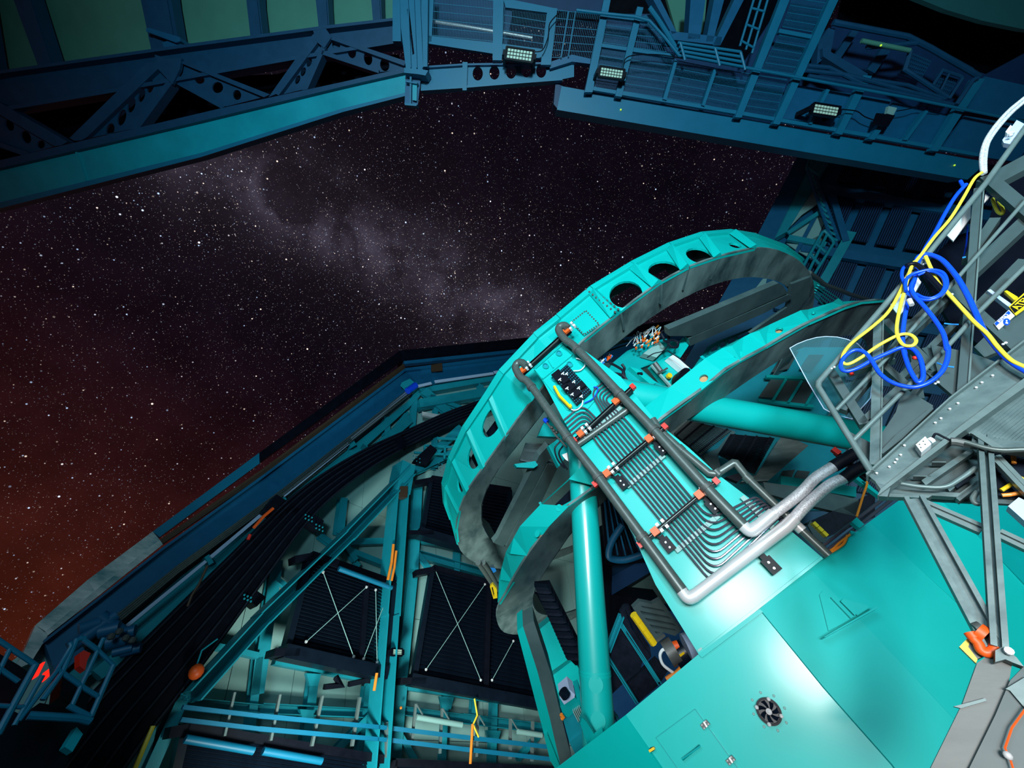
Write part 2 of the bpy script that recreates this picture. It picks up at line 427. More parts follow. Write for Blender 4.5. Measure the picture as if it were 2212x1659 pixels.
plate(ROOF, [(350, 92), (362, 88), (392, 92), (390, 128), (364, 126)], .4, -.3, mb=m); m.build('purlin_flange', 'steel_deep', rf)
# ============================================================ ROOF TRUSS (top left)
truss = thing('roof_truss', 'long teal girder truss with oval-holed braces crossing the top left corner', 'truss', ROOF.at(430, 300))
m = plate(ROOF, [(-250, 208), (0, 156), (117, 139), (395, 100), (542, 82), (711, 58), (803, 46), (862, 40), (862, 90), (795, 97), (636, 128), (468, 158), (248, 198), (0, 240), (-250, 290)], .05, -.25)
plate(ROOF, [(-250, 282), (0, 232), (248, 190), (468, 151), (636, 121), (862, 84), (862, 92), (636, 129), (468, 159), (248, 199), (0, 241), (-250, 292)], .35, -.02, mb=m)
plate(ROOF, [(-250, 204), (0, 152), (395, 96), (711, 54), (862, 37), (862, 43), (711, 61), (395, 103), (0, 159), (-250, 212)], .35, -.02, mb=m)
m.build('top_chord', 'steel_dusk', truss)
# bottom chord: lit web, shaded flanges above and below, light put into their colours
m = plate(ROOF, [(-250, 415), (0, 362), (201, 316), (435, 261), (740, 187), (876, 156), (876, 202), (740, 236), (435, 332), (0, 440), (-250, 500)], .05, 0)
m.build('bottom_chord_web', 'truss_web', truss, label='bright teal web plate')
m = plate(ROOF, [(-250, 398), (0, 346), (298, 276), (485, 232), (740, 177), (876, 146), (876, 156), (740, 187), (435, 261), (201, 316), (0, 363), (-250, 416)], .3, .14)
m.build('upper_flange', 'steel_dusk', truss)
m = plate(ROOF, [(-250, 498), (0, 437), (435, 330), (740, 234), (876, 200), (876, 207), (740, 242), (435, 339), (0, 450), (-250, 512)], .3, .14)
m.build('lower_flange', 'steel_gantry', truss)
for u in (163,): plate(ROOF, [(u-2, 326), (u+1, 325), (u+22, 392), (u+18, 394)], .1, .06).build('weld_seam', 'truss_web', truss)
def brace(name, flange, web, holes, lower=None, wo=-.12):
    plate(ROOF, web, .04, wo, [ell(x, y, a, b, r, 14) for x, y, a, b, r in holes]).build(name+'_web', 'steel_dusk', truss)
    plate(ROOF, flange, .26, wo+.12).build(name+'_flange', 'steel_dusk', truss)
    if lower: plate(ROOF, lower, .26, wo+.12).build(name+'_flange', 'steel_dusk', truss)
brace('brace', [(160, 304), (150, 298), (318, 134), (345, 134), (344, 146), (188, 296), (176, 303)], [(176, 303), (338, 140), (372, 180), (298, 276), (200, 297)], [(325, 187, 7, 14, 15), (306, 206, 7, 15, 15), (284, 227, 8, 17, 15), (263, 254, 9, 18, 15), (238, 280, 9, 14, 15)], [(272, 281), (360, 176), (372, 180), (302, 276)])
brace('brace', [(385, 134), (400, 132), (583, 204), (570, 210)], [(380, 138), (390, 134), (579, 207), (485, 231), (371, 181)], [(431, 172, 11, 9, 20), (470, 189, 12, 12, 25), (512, 205, 9, 11, -10)], [(364, 172), (375, 178), (488, 229), (477, 234)])
brace('brace', [(580, 210), (596, 203), (602, 206), (692, 84), (694, 72), (676, 74)], [(602, 206), (692, 84), (700, 100), (660, 192)], [(655, 155, 5, 10, 20), (643, 172, 5, 10, 20), (668, 135, 5, 10, 20)], [(652, 195), (696, 96), (704, 102), (664, 193)])
brace('brace', [(700, 80), (716, 78), (877, 132), (873, 142)], [(700, 84), (876, 138), (873, 150), (818, 156), (696, 113)], [(726, 95, 9, 13, -10), (760, 112, 9, 14, -10), (795, 126, 9, 15, -10), (831, 140, 10, 14, -10)], [(696, 108), (818, 150), (818, 158), (694, 117)])
brace('brace', [(-60, 200), (0, 222), (146, 306), (132, 314), (118, 316), (0, 248), (-60, 226)], [(-60, 226), (0, 248), (118, 316), (60, 332), (-60, 290)], [(20, 270, 9, 14, -30), (56, 296, 10, 15, -30), (88, 312, 9, 9, -30)], [(-60, 286), (64, 330), (50, 336), (-60, 298)])
m = plate(ROOF, [(334, 118), (360, 126), (392, 126), (388, 150), (372, 182), (342, 150)], .08, .03); m.build('gusset', 'steel_dusk', truss)
m = plate(ROOF, [(676, 66), (704, 62), (716, 80), (700, 104), (684, 90)], .08, .03); m.build('gusset', 'steel_dusk', truss)
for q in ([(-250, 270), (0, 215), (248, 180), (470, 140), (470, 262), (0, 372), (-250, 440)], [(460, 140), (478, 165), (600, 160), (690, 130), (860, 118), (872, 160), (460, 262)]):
    tag(plate(ROOF, q, .1, -1.4).build('shutter_sheet', 'black_matte'), 'black shutter sheet behind the %s half of the roof truss' % ('left' if q[0][0] < 0 else 'right'), 'sheet')  # added in black to fill the dark void behind the truss
# ============================================================ SIDE POST + PERFORATED BEAM (top centre)
post = thing('gantry_post', 'tall blue slotted post hanging over the sky where the two roof girders meet', 'post', ROOF.at(892, 228))
plate(ROOF, [(862, -60), (907, -60), (917, 146), (908, 158), (878, 158), (866, 60)], .12, .35, [[(879, 19), (884, 19), (895, 116), (891, 119)]]).build('column', 'steel_gantry', post)
plate(ROOF, [(848, -60), (862, -60), (866, 89), (848, 89)], .25, .2, [[(862, 5), (864, 5), (870, 64), (862, 64)]] if 0 else ()).build('side_plate', 'steel_gantry', post)
plate(ROOF, [(909, -60), (925, -60), (923, 144), (914, 144)], .12, .45).build('side_column', 'steel_gantry', post)
for u in (886, 899, 912): plate(ROOF, [(u-9, -60), (u-7, -60), (u+2, 146), (u, 146)], .06, .42).build('rib', 'steel_gantry', post)
plate(ROOF, [(873, 146), (925, 152), (919, 163), (902, 160), (873, 157)], .4, .5).build('collar', 'steel_gantry', post)
plate(ROOF, [(876, 158), (910, 158), (902, 229), (874, 226)], .04, .2).build('foot_web', 'steel_deep', post)
plate(ROOF, [(885, 160), (889, 160), (888, 226), (885, 226)], .05, .35).build('foot_rib', 'steel_gantry', post)
plate(ROOF, [(876, 174), (902, 178), (901, 181), (876, 177)], .2, .38).build('foot_rib', 'steel_gantry', post)
plate(ROOF, [(873, 222), (901, 225), (899, 229), (875, 227)], .2, .38).build('foot_flange', 'steel_gantry', post)
plate(ROOF, [(891, 178), (901, 180), (900, 218), (891, 216)], .02, .3).build('foot_plate', 'truss_web', post)
hb = thing('cross_girder', 'blue beam with five round holes spanning the sky at top centre', 'beam', ROOF.at(1060, 180))
plate(ROOF, [(909, 146), (1001, 140), (1100, 139), (1188, 137), (1240, 132), (1240, 166), (1215, 171), (1110, 179), (1001, 187), (909, 193)], .05, .05, [ell(x, y, 11, 15) for x, y in ((1032, 159), (1068, 157), (1104, 155), (1137, 152), (1169, 153))]).build('web', 'steel_gantry', hb)
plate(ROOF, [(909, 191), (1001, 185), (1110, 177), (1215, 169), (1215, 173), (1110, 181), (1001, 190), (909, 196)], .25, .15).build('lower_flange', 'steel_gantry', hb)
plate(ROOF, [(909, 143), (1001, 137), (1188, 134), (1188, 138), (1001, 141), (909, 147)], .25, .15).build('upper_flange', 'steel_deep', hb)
plate(ROOF, [(999, 134), (1010, 134), (1008, 195), (999, 195)], .1, .18).build('splice_plate', 'steel_gantry', hb)
# ============================================================ MAINTENANCE GANTRY (top)
gan = thing('left_gantry', 'short caged gantry of wire mesh panels above the perforated beam', 'gantry', ROOF.at(1060, 110))
def frame(q, name='frame_bar', parent=gan, m='steel_gantry', off=.25, th=.12): plate(ROOF, q, th, off).build(name, m, parent)
frame([(925, 77), (1066, 92), (1190, 108), (1188, 128), (1066, 116), (925, 94)])
frame([(927, -60), (940, -60), (932, 90), (925, 90)]); frame([(1066, -60), (1090, -60), (1084, 130), (1064, 130)], off=.3)
frame([(1183, 16), (1204, 18), (1190, 140), (1168, 140)], off=.3); frame([(1088, 0), (1110, 0), (1200, 18), (1202, 30), (1092, 16)], off=.28)
meshpanel(ROOF, [(930, -30), (1075, -16), (1068, 90), (927, 76)], .2, 'mesh_panel', gan, 'steel_gantry', .035, .14)
meshpanel(ROOF, [(1090, 16), (1184, 32), (1172, 110), (1085, 98)], .2, 'mesh_panel', gan, 'steel_gantry', .035, .14)
meshpanel(ROOF, [(1203, 22), (1296, 32), (1276, 128), (1188, 124)], .15, 'mesh_panel', gan, 'steel_gantry', .04, .14)
for a, b in (((1228, 24), (1212, 124)), ((1243, 24), (1228, 122))): bar(ROOF, a, b, 2, .03, .3, mb=None).build('cage_bar', 'steel_gantry', gan)
plate(ROOF, [(1187, 134), (1236, 118), (1276, 127), (1275, 138), (1236, 133), (1188, 148)], .2, .2).build('bracket_arm', 'steel_deep', gan)
plate(ROOF, [(925, -60), (1310, -60), (1300, 30), (1190, 20), (1110, 5), (1092, 118), (925, 78)], .1, -1.2).build('deck', 'steel_night', gan)
tube = tubepx(ROOF, [(930, 46), (1000, 56), (1150, 82)], .035, -.3); tag(tube.build('conduit', 'steel_shiny', smooth=True), 'shiny steel conduit seen behind the left wire mesh panels', 'pipe')
gt = thing('gantry_walkway', 'big blue walkway of mesh panels and posts above the long box girder', 'walkway', ROOF.at(1650, 260))
plate(ROOF, [(1213, 186), (2133, 350), (2090, 388), (1203, 237)], .5, .05).build('box_girder', 'steel_gantry', gt, label='long plain blue box girder')
plate(ROOF, [(1205, 182), (1216, 186), (1206, 237), (1196, 225), (1200, 180)], .5, -.05).build('girder_end', 'steel_night', gt)
GP = [((1263, 199), (1280, 199), (1319, 0), (1304, 0)), ((1329, 207), (1343, 209), (1390, 16), (1377, 14)), ((1432, 214), (1440, 216), (1464, 130), (1458, 128)), ((1516, 227), (1522, 229), (1550, 148), (1543, 147)),
 ((1588, 253), (1602, 254), (1726, -50), (1705, -50)), ((1670, 267), (1684, 269), (1830, -40), (1810, -40)), ((1805, 288), (1819, 291), (1884, 164), (1866, 162)), ((1748, 267), (1754, 268), (1793, 194), (1786, 192)), ((1952, 302), (1960, 303), (2006, 240), (2000, 238)), ((2011, 325), (2026, 327), (2128, 170), (2107, 168)), ((1876, 300), (1889, 302), (1912, 270), (1900, 268))]
for q in GP: plate(ROOF, q, .14, .32).build('post', 'steel_gantry', gt)
for a, b, w in (((1277, 190), (1600, 244), 8), ((1600, 244), (2011, 316), 8), ((2011, 316), (2112, 334), 7), ((1298, 97), (1458, 121), 8), ((1683, 66), (1757, 80), 9), ((1300, 32), (1400, 44), 7)):
    bar(ROOF, a, b, w, .1, .26).build('cross_bar', 'steel_gantry', gt)
for q in ([(1313, 36), (1372, 44), (1352, 99), (1302, 92)], [(1299, 103), (1350, 111), (1331, 198), (1279, 190)], [(1386, 36), (1404, 32), (1458, 115), (1369, 103)], [(1368, 112), (1457, 124), (1434, 211), (1344, 197)], [(1462, 131), (1543, 147), (1516, 225), (1440, 212)], [(1550, 149), (1622, 160), (1592, 242), (1523, 227)], [(1636, 163), (1700, 172), (1673, 254), (1603, 244)], [(1683, 76), (1752, 88), (1712, 160), (1646, 150)], [(1718, -20), (1800, -8), (1759, 70), (1690, 58)]):
    meshpanel(ROOF, q, .18, 'mesh_panel', gt, 'steel_gantry', .032, .14)
m = MB()
plate(ROOF, [(1300, 30), (1404, 30), (1462, 122), (1600, 146), (1730, -60), (1830, -60), (1684, 270), (1262, 196)], .06, -.35, mb=m); m.build('back_sheet', 'steel_night', gt)
for q in ([(1706, 182), (1784, 193), (1748, 264), (1681, 254)], [(1790, 195), (1858, 205), (1816, 286), (1756, 268)], [(1864, 206), (1925, 216), (1888, 298), (1822, 288)], [(1930, 220), (2002, 238), (1955, 300), (1892, 298)], [(2006, 240), (2062, 250), (2012, 322), (1962, 304)], [(2085, 250), (2240, 275), (2200, 350), (2030, 326)], [(2128, 165), (2240, 190), (2240, 262), (2088, 240)]):
    plate(ROOF, q, .05, .12).build('deck_panel', 'steel_deep', gt)
# conduits and cables on the gantry
tag(tubepx(ROOF, [(1245, 22), (1310, 30), (1371, 36), (1403, 45), (1435, 80), (1466, 119), (1600, 144), (1760, 174), (1960, 211), (2183, 257), (2240, 270)], .03, .5, 8).build('conduit', 'steel_gantry', smooth=True), 'long thin blue conduit running across the walkway posts', 'pipe')
tag(tubepx(ROOF, [(1403, 16), (1422, 42), (1445, 78), (1468, 119)], .05, .42, 8).build('handrail', 'steel_gantry', smooth=True), 'slanting blue handrail beside the cut-off mesh corner', 'handrail')
tag(tubepx(ROOF, [(1347, 141), (1352, 126), (1372, 119), (1420, 118), (1475, 126)], .012, .5, 6, sm=4).build('cable', 'black'), 'thin cable looping up from the flood lamp on the walkway', 'cable')
tag(tubepx(ROOF, [(1155, 112), (1172, 108), (1184, 80), (1188, 50), (1210, 26)], .012, .55, 6, sm=4).build('cable', 'black'), 'thin cable rising from the flood lamp below the left gantry', 'cable')
tag(tubepx(ROOF, [(1815, 236), (1850, 240), (1868, 252), (1895, 262)], .012, .5, 6, sm=4).build('cable', 'black'), 'black cable between the dark flood lamp and the square black plate', 'cable')
tag(tubepx(ROOF, [(1937, 240), (1965, 235), (1990, 228), (2040, 232)], .01, .5, 6, sm=4).build('cable', 'black'), 'black cable leaving the little grey junction box', 'cable')
# access hatch railings hanging over the walkway
rl = thing('stair_railing', 'blue railing of four parallel rails beside the mesh walkway opening', 'railing', ROOF.at(1540, 140))
for k in range(4): tubepx(ROOF, [(1464+k*3, 92+k*9), (1600+k*3, 112+k*9+(k*2))], .028, .6, 8).build('rail', 'steel_gantry', rl, True)
for u in (1470, 1545, 1600): tubepx(ROOF, [(u, 92+(u-1470)*.16), (u+10, 130+(u-1470)*.16)], .03, .62, 8).build('post', 'steel_gantry', rl, True)
r2 = thing('ladder_railing', 'pair of steep blue rails with rungs rising at the top centre', 'ladder', ROOF.at(1600, 100))
for k in range(3): tubepx(ROOF, [(1598+k*13, 100+k*8), (1634+k*15, -20)], .026, .6, 8).build('rail', 'steel_gantry', r2, True)
for t in (.1, .4, .7): tubepx(ROOF, [(1598+36*t, 100-118*t), (1624+40*t, 116-130*t)], .022, .62, 8).build('rung', 'steel_gantry', r2, True)
for q, m_ in (([(1395, -30), (1412, -30), (1462, 70), (1452, 74)], 'steel_deep'), ([(1494, -30), (1528, -30), (1512, 84), (1486, 84)], 'steel_deep'), ([(1600, -30), (1622, -30), (1556, 98), (1540, 98)], 'steel_deep'), ([(1548, -30), (1572, -30), (1540, 90), (1525, 90)], 'steel_deep'), ([(1440, 66), (1560, 80), (1556, 98), (1440, 84)], 'steel_deep')):
    m = plate(ROOF, q, .3, .0); tag(m.build('roof_strut', m_), {1395: 'dark blue strut slanting down to the pointed mesh corner', 1494: 'wide dark blue strut left of the roof opening centre', 1600: 'outer dark strut leaning right above the stair railing', 1548: 'dark strut between the wide strut and the leaning one', 1440: 'dark blue cross member joining the feet of the roof struts'}[q[0][0]], 'strut')
tag(plate(ROOF, [(1430, -40), (1530, -40), (1520, 70), (1462, 72)], .1, -1.6).build('roof_sheet', 'roof_panel'), 'dim grey-green roof sheet glimpsed between the dark struts', 'roof sheet')
# right-hand hatch: rails, arm, ladder
hr = thing('roof_hatch', 'dark blue hatch frame with hooped ladder top right', 'hatch', ROOF.at(1960, 200))
for pts, r in (([(1800, 48), (1813, 51), (1960, 79), (2010, 104), (2115, 165)], .06), ([(1872, 102), (1990, 92), (2098, 152)], .05), ([(1967, 110), (1955, 150), (2046, 210)], .05), ([(1741, 152), (1830, 162), (2031, 216)], .045), ([(1746, 164), (1850, 182), (2058, 226)], .045), ([(1745, 142), (1790, 146), (1860, 180)], .045), ([(1882, 172), (1960, 184), (2040, 214)], .04), ([(2012, 190), (2036, 152), (2075, 164), (2079, 170), (2050, 214)], .035), ([(2032, 196), (2050, 160)], .025), ([(2066, 226), (2100, 175), (2112, 168)], .05)):
    tubepx(ROOF, pts, r, .35, 8).build('rail', 'steel_dusk', hr, True)
plate(ROOF, [(1777, 104), (1795, 112), (1876, 160), (1866, 168), (1850, 168), (1778, 122)], .2, .3).build('arm', 'steel_dusk', hr)
plate(ROOF, [(1768, 90), (1790, 60), (1804, 62), (1795, 112), (1764, 140)], .2, .2).build('arm_bracket', 'steel_dusk', hr)
for q in ([(1840, 66), (1860, 60), (1812, 132), (1800, 124)], [(1905, 104), (1925, 108), (1890, 158), (1874, 150)]):
    plate(ROOF, q, .1, -.2).build('beam', 'steel_dusk', hr)
meshpanel(ROOF, [(1968, 116), (2010, 134), (1990, 168), (1944, 156)], .1, 'grating', hr, 'steel_dusk', .05, .07, .02)
meshpanel(ROOF, [(2024, 160), (2068, 172), (2048, 206), (2014, 190)], .1, 'grating', hr, 'steel_dusk', .05, .07, .02)
plate(ROOF, [(1800, 52), (1960, 79), (2130, 170), (2050, 225), (1740, 160)], .05, -.9).build('hatch_back', 'steel_night', hr)
tag(tubepx(ROOF, [(1861, 88), (1965, 109)], .045, .5).build('tube_lamp', 'roof_panel', smooth=True), 'unlit greenish tube lamp under the dark roof at top right', 'lamp')
# big round calibration screen
sp = Plane(ROOF.at(2100, 0, -2.5), ROOF.n); A_, B_, C_ = sp.at(1962, 0), sp.at(2080, 43), sp.at(2212, 71)
e_ = (B_-A_); g_ = (C_-A_); w_ = e_.cross(g_); c0 = A_+(g_.length_squared*w_.cross(e_)+e_.length_squared*g_.cross(w_))/(2*w_.length_squared)
m = MB(); m.disc(c0, sp.n, (A_-c0).length, .15, 96); tag(m.build('calibration_screen', 'screen'), 'huge pale round screen whose edge fills the top right corner', 'screen')
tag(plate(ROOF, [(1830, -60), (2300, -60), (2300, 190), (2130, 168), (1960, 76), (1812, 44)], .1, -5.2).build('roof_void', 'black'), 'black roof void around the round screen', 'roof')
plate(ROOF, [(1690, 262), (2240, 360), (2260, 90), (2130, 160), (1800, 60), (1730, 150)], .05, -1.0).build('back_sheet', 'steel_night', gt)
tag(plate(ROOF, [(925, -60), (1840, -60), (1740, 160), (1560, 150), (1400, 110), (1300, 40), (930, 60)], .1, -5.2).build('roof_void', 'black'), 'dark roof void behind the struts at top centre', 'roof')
# flood lamps
def flood(q, off, label, pl=ROOF, dark=False, group=None):
    a, b, c, d = P2(pl, q, off); t = thing('flood_lamp', label, 'lamp', (c+d)/2, group)
    ex = (b-a).normalized(); n = pl.n; ey = (d-a).normalized(); w = (b-a).length; h = (d-a).length
    m = MB(); m.prism([a, b, c, d], -n*.1); 
    e = .1*h
    for p, q_, in ((a, b), (b, c), (c, d), (d, a)):
        m.wire(p, q_, .03, .05, n)
    hou = m.build('housing', 'black', t)
    for s in (-1, 1):
        p = (a+d)/2-ex*.03 if s < 0 else (b+c)/2+ex*.03; m = MB(); m.box(p, ex, ey, n, (-.03, -.05, -.5), (.03, .05, .03)); m.build('bracket', 'black', t)
    for i in range(8):
        for j in range(3):
            o = a+(b-a)*(.06+.11*i)+(d-a)*(.1+.28*j); m = MB(); m.box(o, (b-a), (d-a), n, (.01, .02, .0), (.095, .22, .012)); m.build('led', 'led', hou)
    return t
flood([(1094, 101), (1155, 110), (1150, 136), (1090, 127)], .7, 'flood lamp with bright grid of diodes under the left gantry')
flood([(1296, 143), (1350, 151), (1345, 172), (1292, 165)], .7, 'flood lamp mounted on the walkway mesh near the box girder end')
flood([(1758, 222), (1816, 231), (1805, 254), (1752, 245)], .7, 'flood lamp with black body on the right part of the walkway')
tag(plate(ROOF, [(1895, 244), (1934, 249), (1919, 273), (1886, 269)], .04, .55).build('cover_plate', 'black'), 'square black plate hanging below the little grey junction box', 'plate')
tag(plate(ROOF, [(1920, 229), (1938, 233), (1930, 249), (1916, 245)], .08, .5).build('junction_box', 'panel'), 'little grey junction box beside the square black plate', 'box')
for u, v, l_ in ((1341, 237, 'tiny green indicator light on the box girder under a flood lamp'), (2062, 357, 'tiny green indicator light at the right end of the box girder'), (1903, 98, 'tiny green indicator light on the unlit tube lamp')):
    m = MB(); m.ball(ROOF.at(u, v, .62 if v < 100 else .08), .022, n=8); tag(m.build('indicator_light', 'spark'), l_, 'light')
# ============================================================ TELESCOPE TOP RINGS
def polar(pl, c, pts):
    ex = TF; ey = pl.n.cross(ex).normalized(); out = []
    for u, v in pts:
        d = pl.at(u, v)-c; out.append((math.atan2(d.dot(ey), d.dot(ex)) % (2*math.pi), d.length))
    return sorted(out), ex, ey
def outline(pl, c, pts, R0, n=96, blend=.25):
    """full circle whose radius follows the traced points where they exist"""
    pol, ex, ey = polar(pl, c, pts); P = []
    for i in range(n):
        t = 2*math.pi*i/n; best = None; k = len(pol)
        for j in range(k):
            a0, r0 = pol[j]; a1, r1 = pol[(j+1) % k]; span = (a1-a0) % (2*math.pi); x = (t-a0) % (2*math.pi)
            if span < .6 and x <= span: best = r0+(r1-r0)*(x/span if span else 0)
        if best is None:
            dd = min(((abs((t-a+math.pi) % (2*math.pi)-math.pi), r) for a, r in pol)); w = max(0, 1-dd[0]/blend); best = R0*(1-w)+dd[1]*w
        P.append(c+(ex*math.cos(t)+ey*math.sin(t))*best)
    return P
AO = [(1755, 600), (1735, 572), (1700, 548), (1640, 535), (1560, 552), (1480, 580), (1400, 627), (1340, 674), (1250, 745), (1180, 830), (1135, 885), (1085, 955), (1045, 1010), (1010, 1060), (990, 1110), (985, 1150), (995, 1190), (1020, 1212)]
AI = [(1690, 612), (1655, 602), (1600, 600), (1540, 615), (1450, 658), (1380, 705), (1290, 778), (1175, 890), (1120, 960), (1080, 1010), (1055, 1050), (1042, 1090), (1042, 1130), (1060, 1165), (1085, 1185)]
BO = [(1875, 650), (1827, 661), (1770, 687), (1713, 714), (1657, 749), (1600, 780), (1569, 798), (1525, 836), (1418, 914), (1289, 1050), (1234, 1089), (1189, 1134), (1156, 1177), (1117, 1237), (1093, 1282), (1075, 1311), (1075, 1344), (1089, 1366), (1116, 1371)]
BI = [(1720, 757), (1650, 800), (1560, 862), (1476, 912), (1408, 968), (1320, 1070), (1233, 1153), (1188, 1219), (1161, 1261), (1151, 1294), (1158, 1319), (1183, 1329)]
def ring(name, label, pl, c, O, I, R0, r0):
    t = thing(name, label, 'ring', c)
    o = outline(pl, c, O, R0); i = outline(pl, c, I, r0); n = len(o)
    m = MB(); m.add(o+i+[p+pl.n*0-AX*.0+AX*.03 for p in o+i], [(k, (k+1) % n, n+(k+1) % n, n+k) for k in range(n)]+[(2*n+k, 3*n+k, 3*n+(k+1) % n, 2*n+(k+1) % n) for k in range(n)]+[(n+k, n+(k+1) % n, 3*n+(k+1) % n, 3*n+k) for k in range(n)]+[(k, 2*n+k, 2*n+(k+1) % n, (k+1) % n) for k in range(n)])
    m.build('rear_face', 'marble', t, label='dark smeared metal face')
    return t
ra = ring('upper_ring', 'uppermost teal telescope ring with large oval openings against the stars', RA, CA, AO, AI, 4.56, 4.10)
def sidepl(pts3):
    n = V((0, 0, 0)); c = sum(pts3, V())/len(pts3)
    for a, b in zip(pts3, pts3[1:]+pts3[:1]): n += (a-c).cross(b-c)
    return Plane(c, n)
# stations of the teal outer skin: (front-edge pixel, rear-edge pixel)
ST = [((1730, 560), (1752, 596)), ((1693, 533), (1722, 562)), ((1627, 509), (1680, 543)), ((1575, 501), (1632, 537)), ((1513, 507), (1557, 554)), ((1444, 530), (1488, 577)), ((1362, 571), (1428, 610)), ((1276, 623), (1339, 674)), ((1204, 683), (1262, 737)), ((1155, 722), (1215, 790)), ((1081, 800), (1150, 866)), ((1053, 845), (1099, 938)), ((1005, 917), (1050, 1005)), ((974, 984), (1012, 1058)), ((959, 1041), (992, 1105)), ((962, 1083), (985, 1145)), ((974, 1113), (988, 1172))]
HO = {3: ell(1574, 531, 15, 4.5, 14), 4: ell(1511, 552, 30, 16, 14), 5: ell(1436, 586, 36, 22, 5), 6: ell(1352, 636, 36, 29, -8), 11: ell(1064, 910, 18, 38, 26), 12: ell(1028, 981, 16, 34, 18), 13: ell(995, 1040, 8, 25, 0)}
HO[3] = ell(1588, 530, 14, 5, 14)
def rim(a, b): return a[0]*.85+b[0]*.15, a[1]*.85+b[1]*.15
for k, ((f0, r0), (f1, r1)) in enumerate(zip(ST, ST[1:])):
    F0, F1 = RA2.at(*f0), RA2.at(*f1); R0, R1 = RA.at(*r0), RA.at(*r1)
    S = sidepl([F0, F1, R1, R0]); q = [F0, F1, R1, R0]
    hole = HO.get(k); m = MB()
    if hole:                                        # keep the opening inside its bay
        def clampin(u, v, a, b, ref, mar):
            dx, dy = b[0]-a[0], b[1]-a[1]; L_ = math.hypot(dx, dy); nx, ny = -dy/L_, dx/L_
            s_ = 1 if (ref[0]-a[0])*nx+(ref[1]-a[1])*ny > 0 else -1; d_ = ((u-a[0])*nx+(v-a[1])*ny)*s_
            return (u+nx*s_*(mar-d_), v+ny*s_*(mar-d_)) if d_ < mar else (u, v)
        hh = []
        for u, v in hole:
            u, v = clampin(u, v, r0, r1, f0, 1.5); u, v = clampin(u, v, f0, r0, f1, 2.5); u, v = clampin(u, v, f1, r1, f0, 2.5)
            if not hh or math.hypot(u-hh[-1][0], v-hh[-1][1]) > .6: hh.append((u, v))
        hole = hh
    if hole:
        h = P2(S, hole); inn = S.n; 
        m.holed([q, h], -S.n*.035)
    else: m.prism(q, -S.n*.035)
    m.build('skin_panel', 'teal', ra)
    # front rim standing proud, stiffener at each station
    m = MB(); w = .15; g0, g1 = F0.lerp(R0, w), F1.lerp(R1, w)
    m.prism([F0, F1, g1, g0], S.n*.05); m.build('rim_plate', 'teal', ra)
    if k in (2, 3, 4, 5, 6, 10, 11, 12, 13, 14, 15):
        t = (F1-F0).normalized()
        m = MB(); m.prism([g1, R1, R1+(F0-F1)*.16, g1+(F0-F1)*.02], -S.n*.02); hgt = .09 if k < 8 else .035; P = [g1-t*.05, g1+t*.09, R1+t*.16, R1-t*.03]
        m = MB(); m.add(P+[g1.lerp(R1, .02)+S.n*hgt+t*.02, R1+S.n*hgt*.7+t*.05], [(0, 4, 5, 3), (4, 1, 2, 5), (0, 1, 4), (3, 5, 2)]); m.build('stiffener', 'teal', ra)
    if hole:
        hc = sum(h, V())/len(h)                      # inner box plates seen through the opening
        m = MB(); e = -S.n*.36; n_ = len(h); up = [p for p in h if (p-hc).dot(AX) > .0]
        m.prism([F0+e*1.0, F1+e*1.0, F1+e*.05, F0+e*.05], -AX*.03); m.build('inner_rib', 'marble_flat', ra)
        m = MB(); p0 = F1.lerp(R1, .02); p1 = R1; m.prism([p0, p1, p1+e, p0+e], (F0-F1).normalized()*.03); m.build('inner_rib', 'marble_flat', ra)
m = MB()
for pts in ([(1276, 626), (1337, 673)], [(1268, 630), (1330, 679)]):
    a, b = RA2.at(*pts[0]), RA.at(*pts[1])
    for i in range(9): m.ball(a.lerp(b, i/8)+NF*.05, .018, n=6)
m.build('bolts', 'bare_metal', ra, kind='stuff')
bp = sidepl([RA2.at(1276, 623), RA2.at(1204, 683), RA.at(1262, 737), RA.at(1339, 674)])
m = MB(); sq = [bp.at(*p, .02) for p in Z6((575, 660), (680, 768), (560, 850), (462, 750))]
m.prism(sq, bp.n*.012); m.build('access_plate', 'teal', ra)
m = MB()
for a, b in zip(sq, sq[1:]+sq[:1]):
    for i in range(7): m.ball(a.lerp(b, (i+.3)/7)*.94+sum(sq, V())/4*.06+bp.n*.015, .014, n=6)
m.build('bolts', 'bare_metal', ra, kind='stuff')
for pts, pl, dep, par in ((AI[5:], RA, .66, ra),):  # inner skin in black, the ring's inside shadow put into its colour
    P = [pl.at(*p) for p in pts]
    for a, b in zip(P, P[1:]): m = MB(); m.prism([a, b, b+AX*dep, a+AX*dep], (CA-a-AX*(CA-a).dot(AX)).normalized()*-.02); m.build('inner_skin', 'slat_black', par)
# twin dark vanes across the opening
for nm, q in (('right', Z6((1190, 800), (1215, 790), (2010, 455), (2040, 470), (2080, 530), (1370, 850), (1340, 850), (1195, 850))), ('right', Z6((1340, 870), (1370, 855), (2085, 540), (2130, 560), (1900, 680), (1350, 925))),
              ('left', ZA((880, 610), (945, 540), (995, 595), (935, 660), (640, 1245), (620, 1265), (550, 1235), (580, 1200))), ('left', ZA((938, 672), (1000, 690), (1010, 700), (840, 1060), (720, 1200), (640, 1262), (650, 1240)))):
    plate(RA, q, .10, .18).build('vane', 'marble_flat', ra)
plate(RA, [(1710, 614), (1752, 598), (1748, 640), (1700, 700), (1620, 720), (1700, 664)], .05, .1).build('ring_gusset', 'marble_flat', ra)
plate(RA, ZA((560, 1235), (640, 1262), (720, 1200), (850, 1060), (880, 1000), (905, 980), (760, 1180), (640, 1380), (590, 1330)), .05, .06).build('ring_gusset', 'marble_flat', ra)
rb = ring('lower_ring', 'second teal telescope ring with small round ports and dark inner band', RB, CB, BO, BI, 4.55, 3.95)
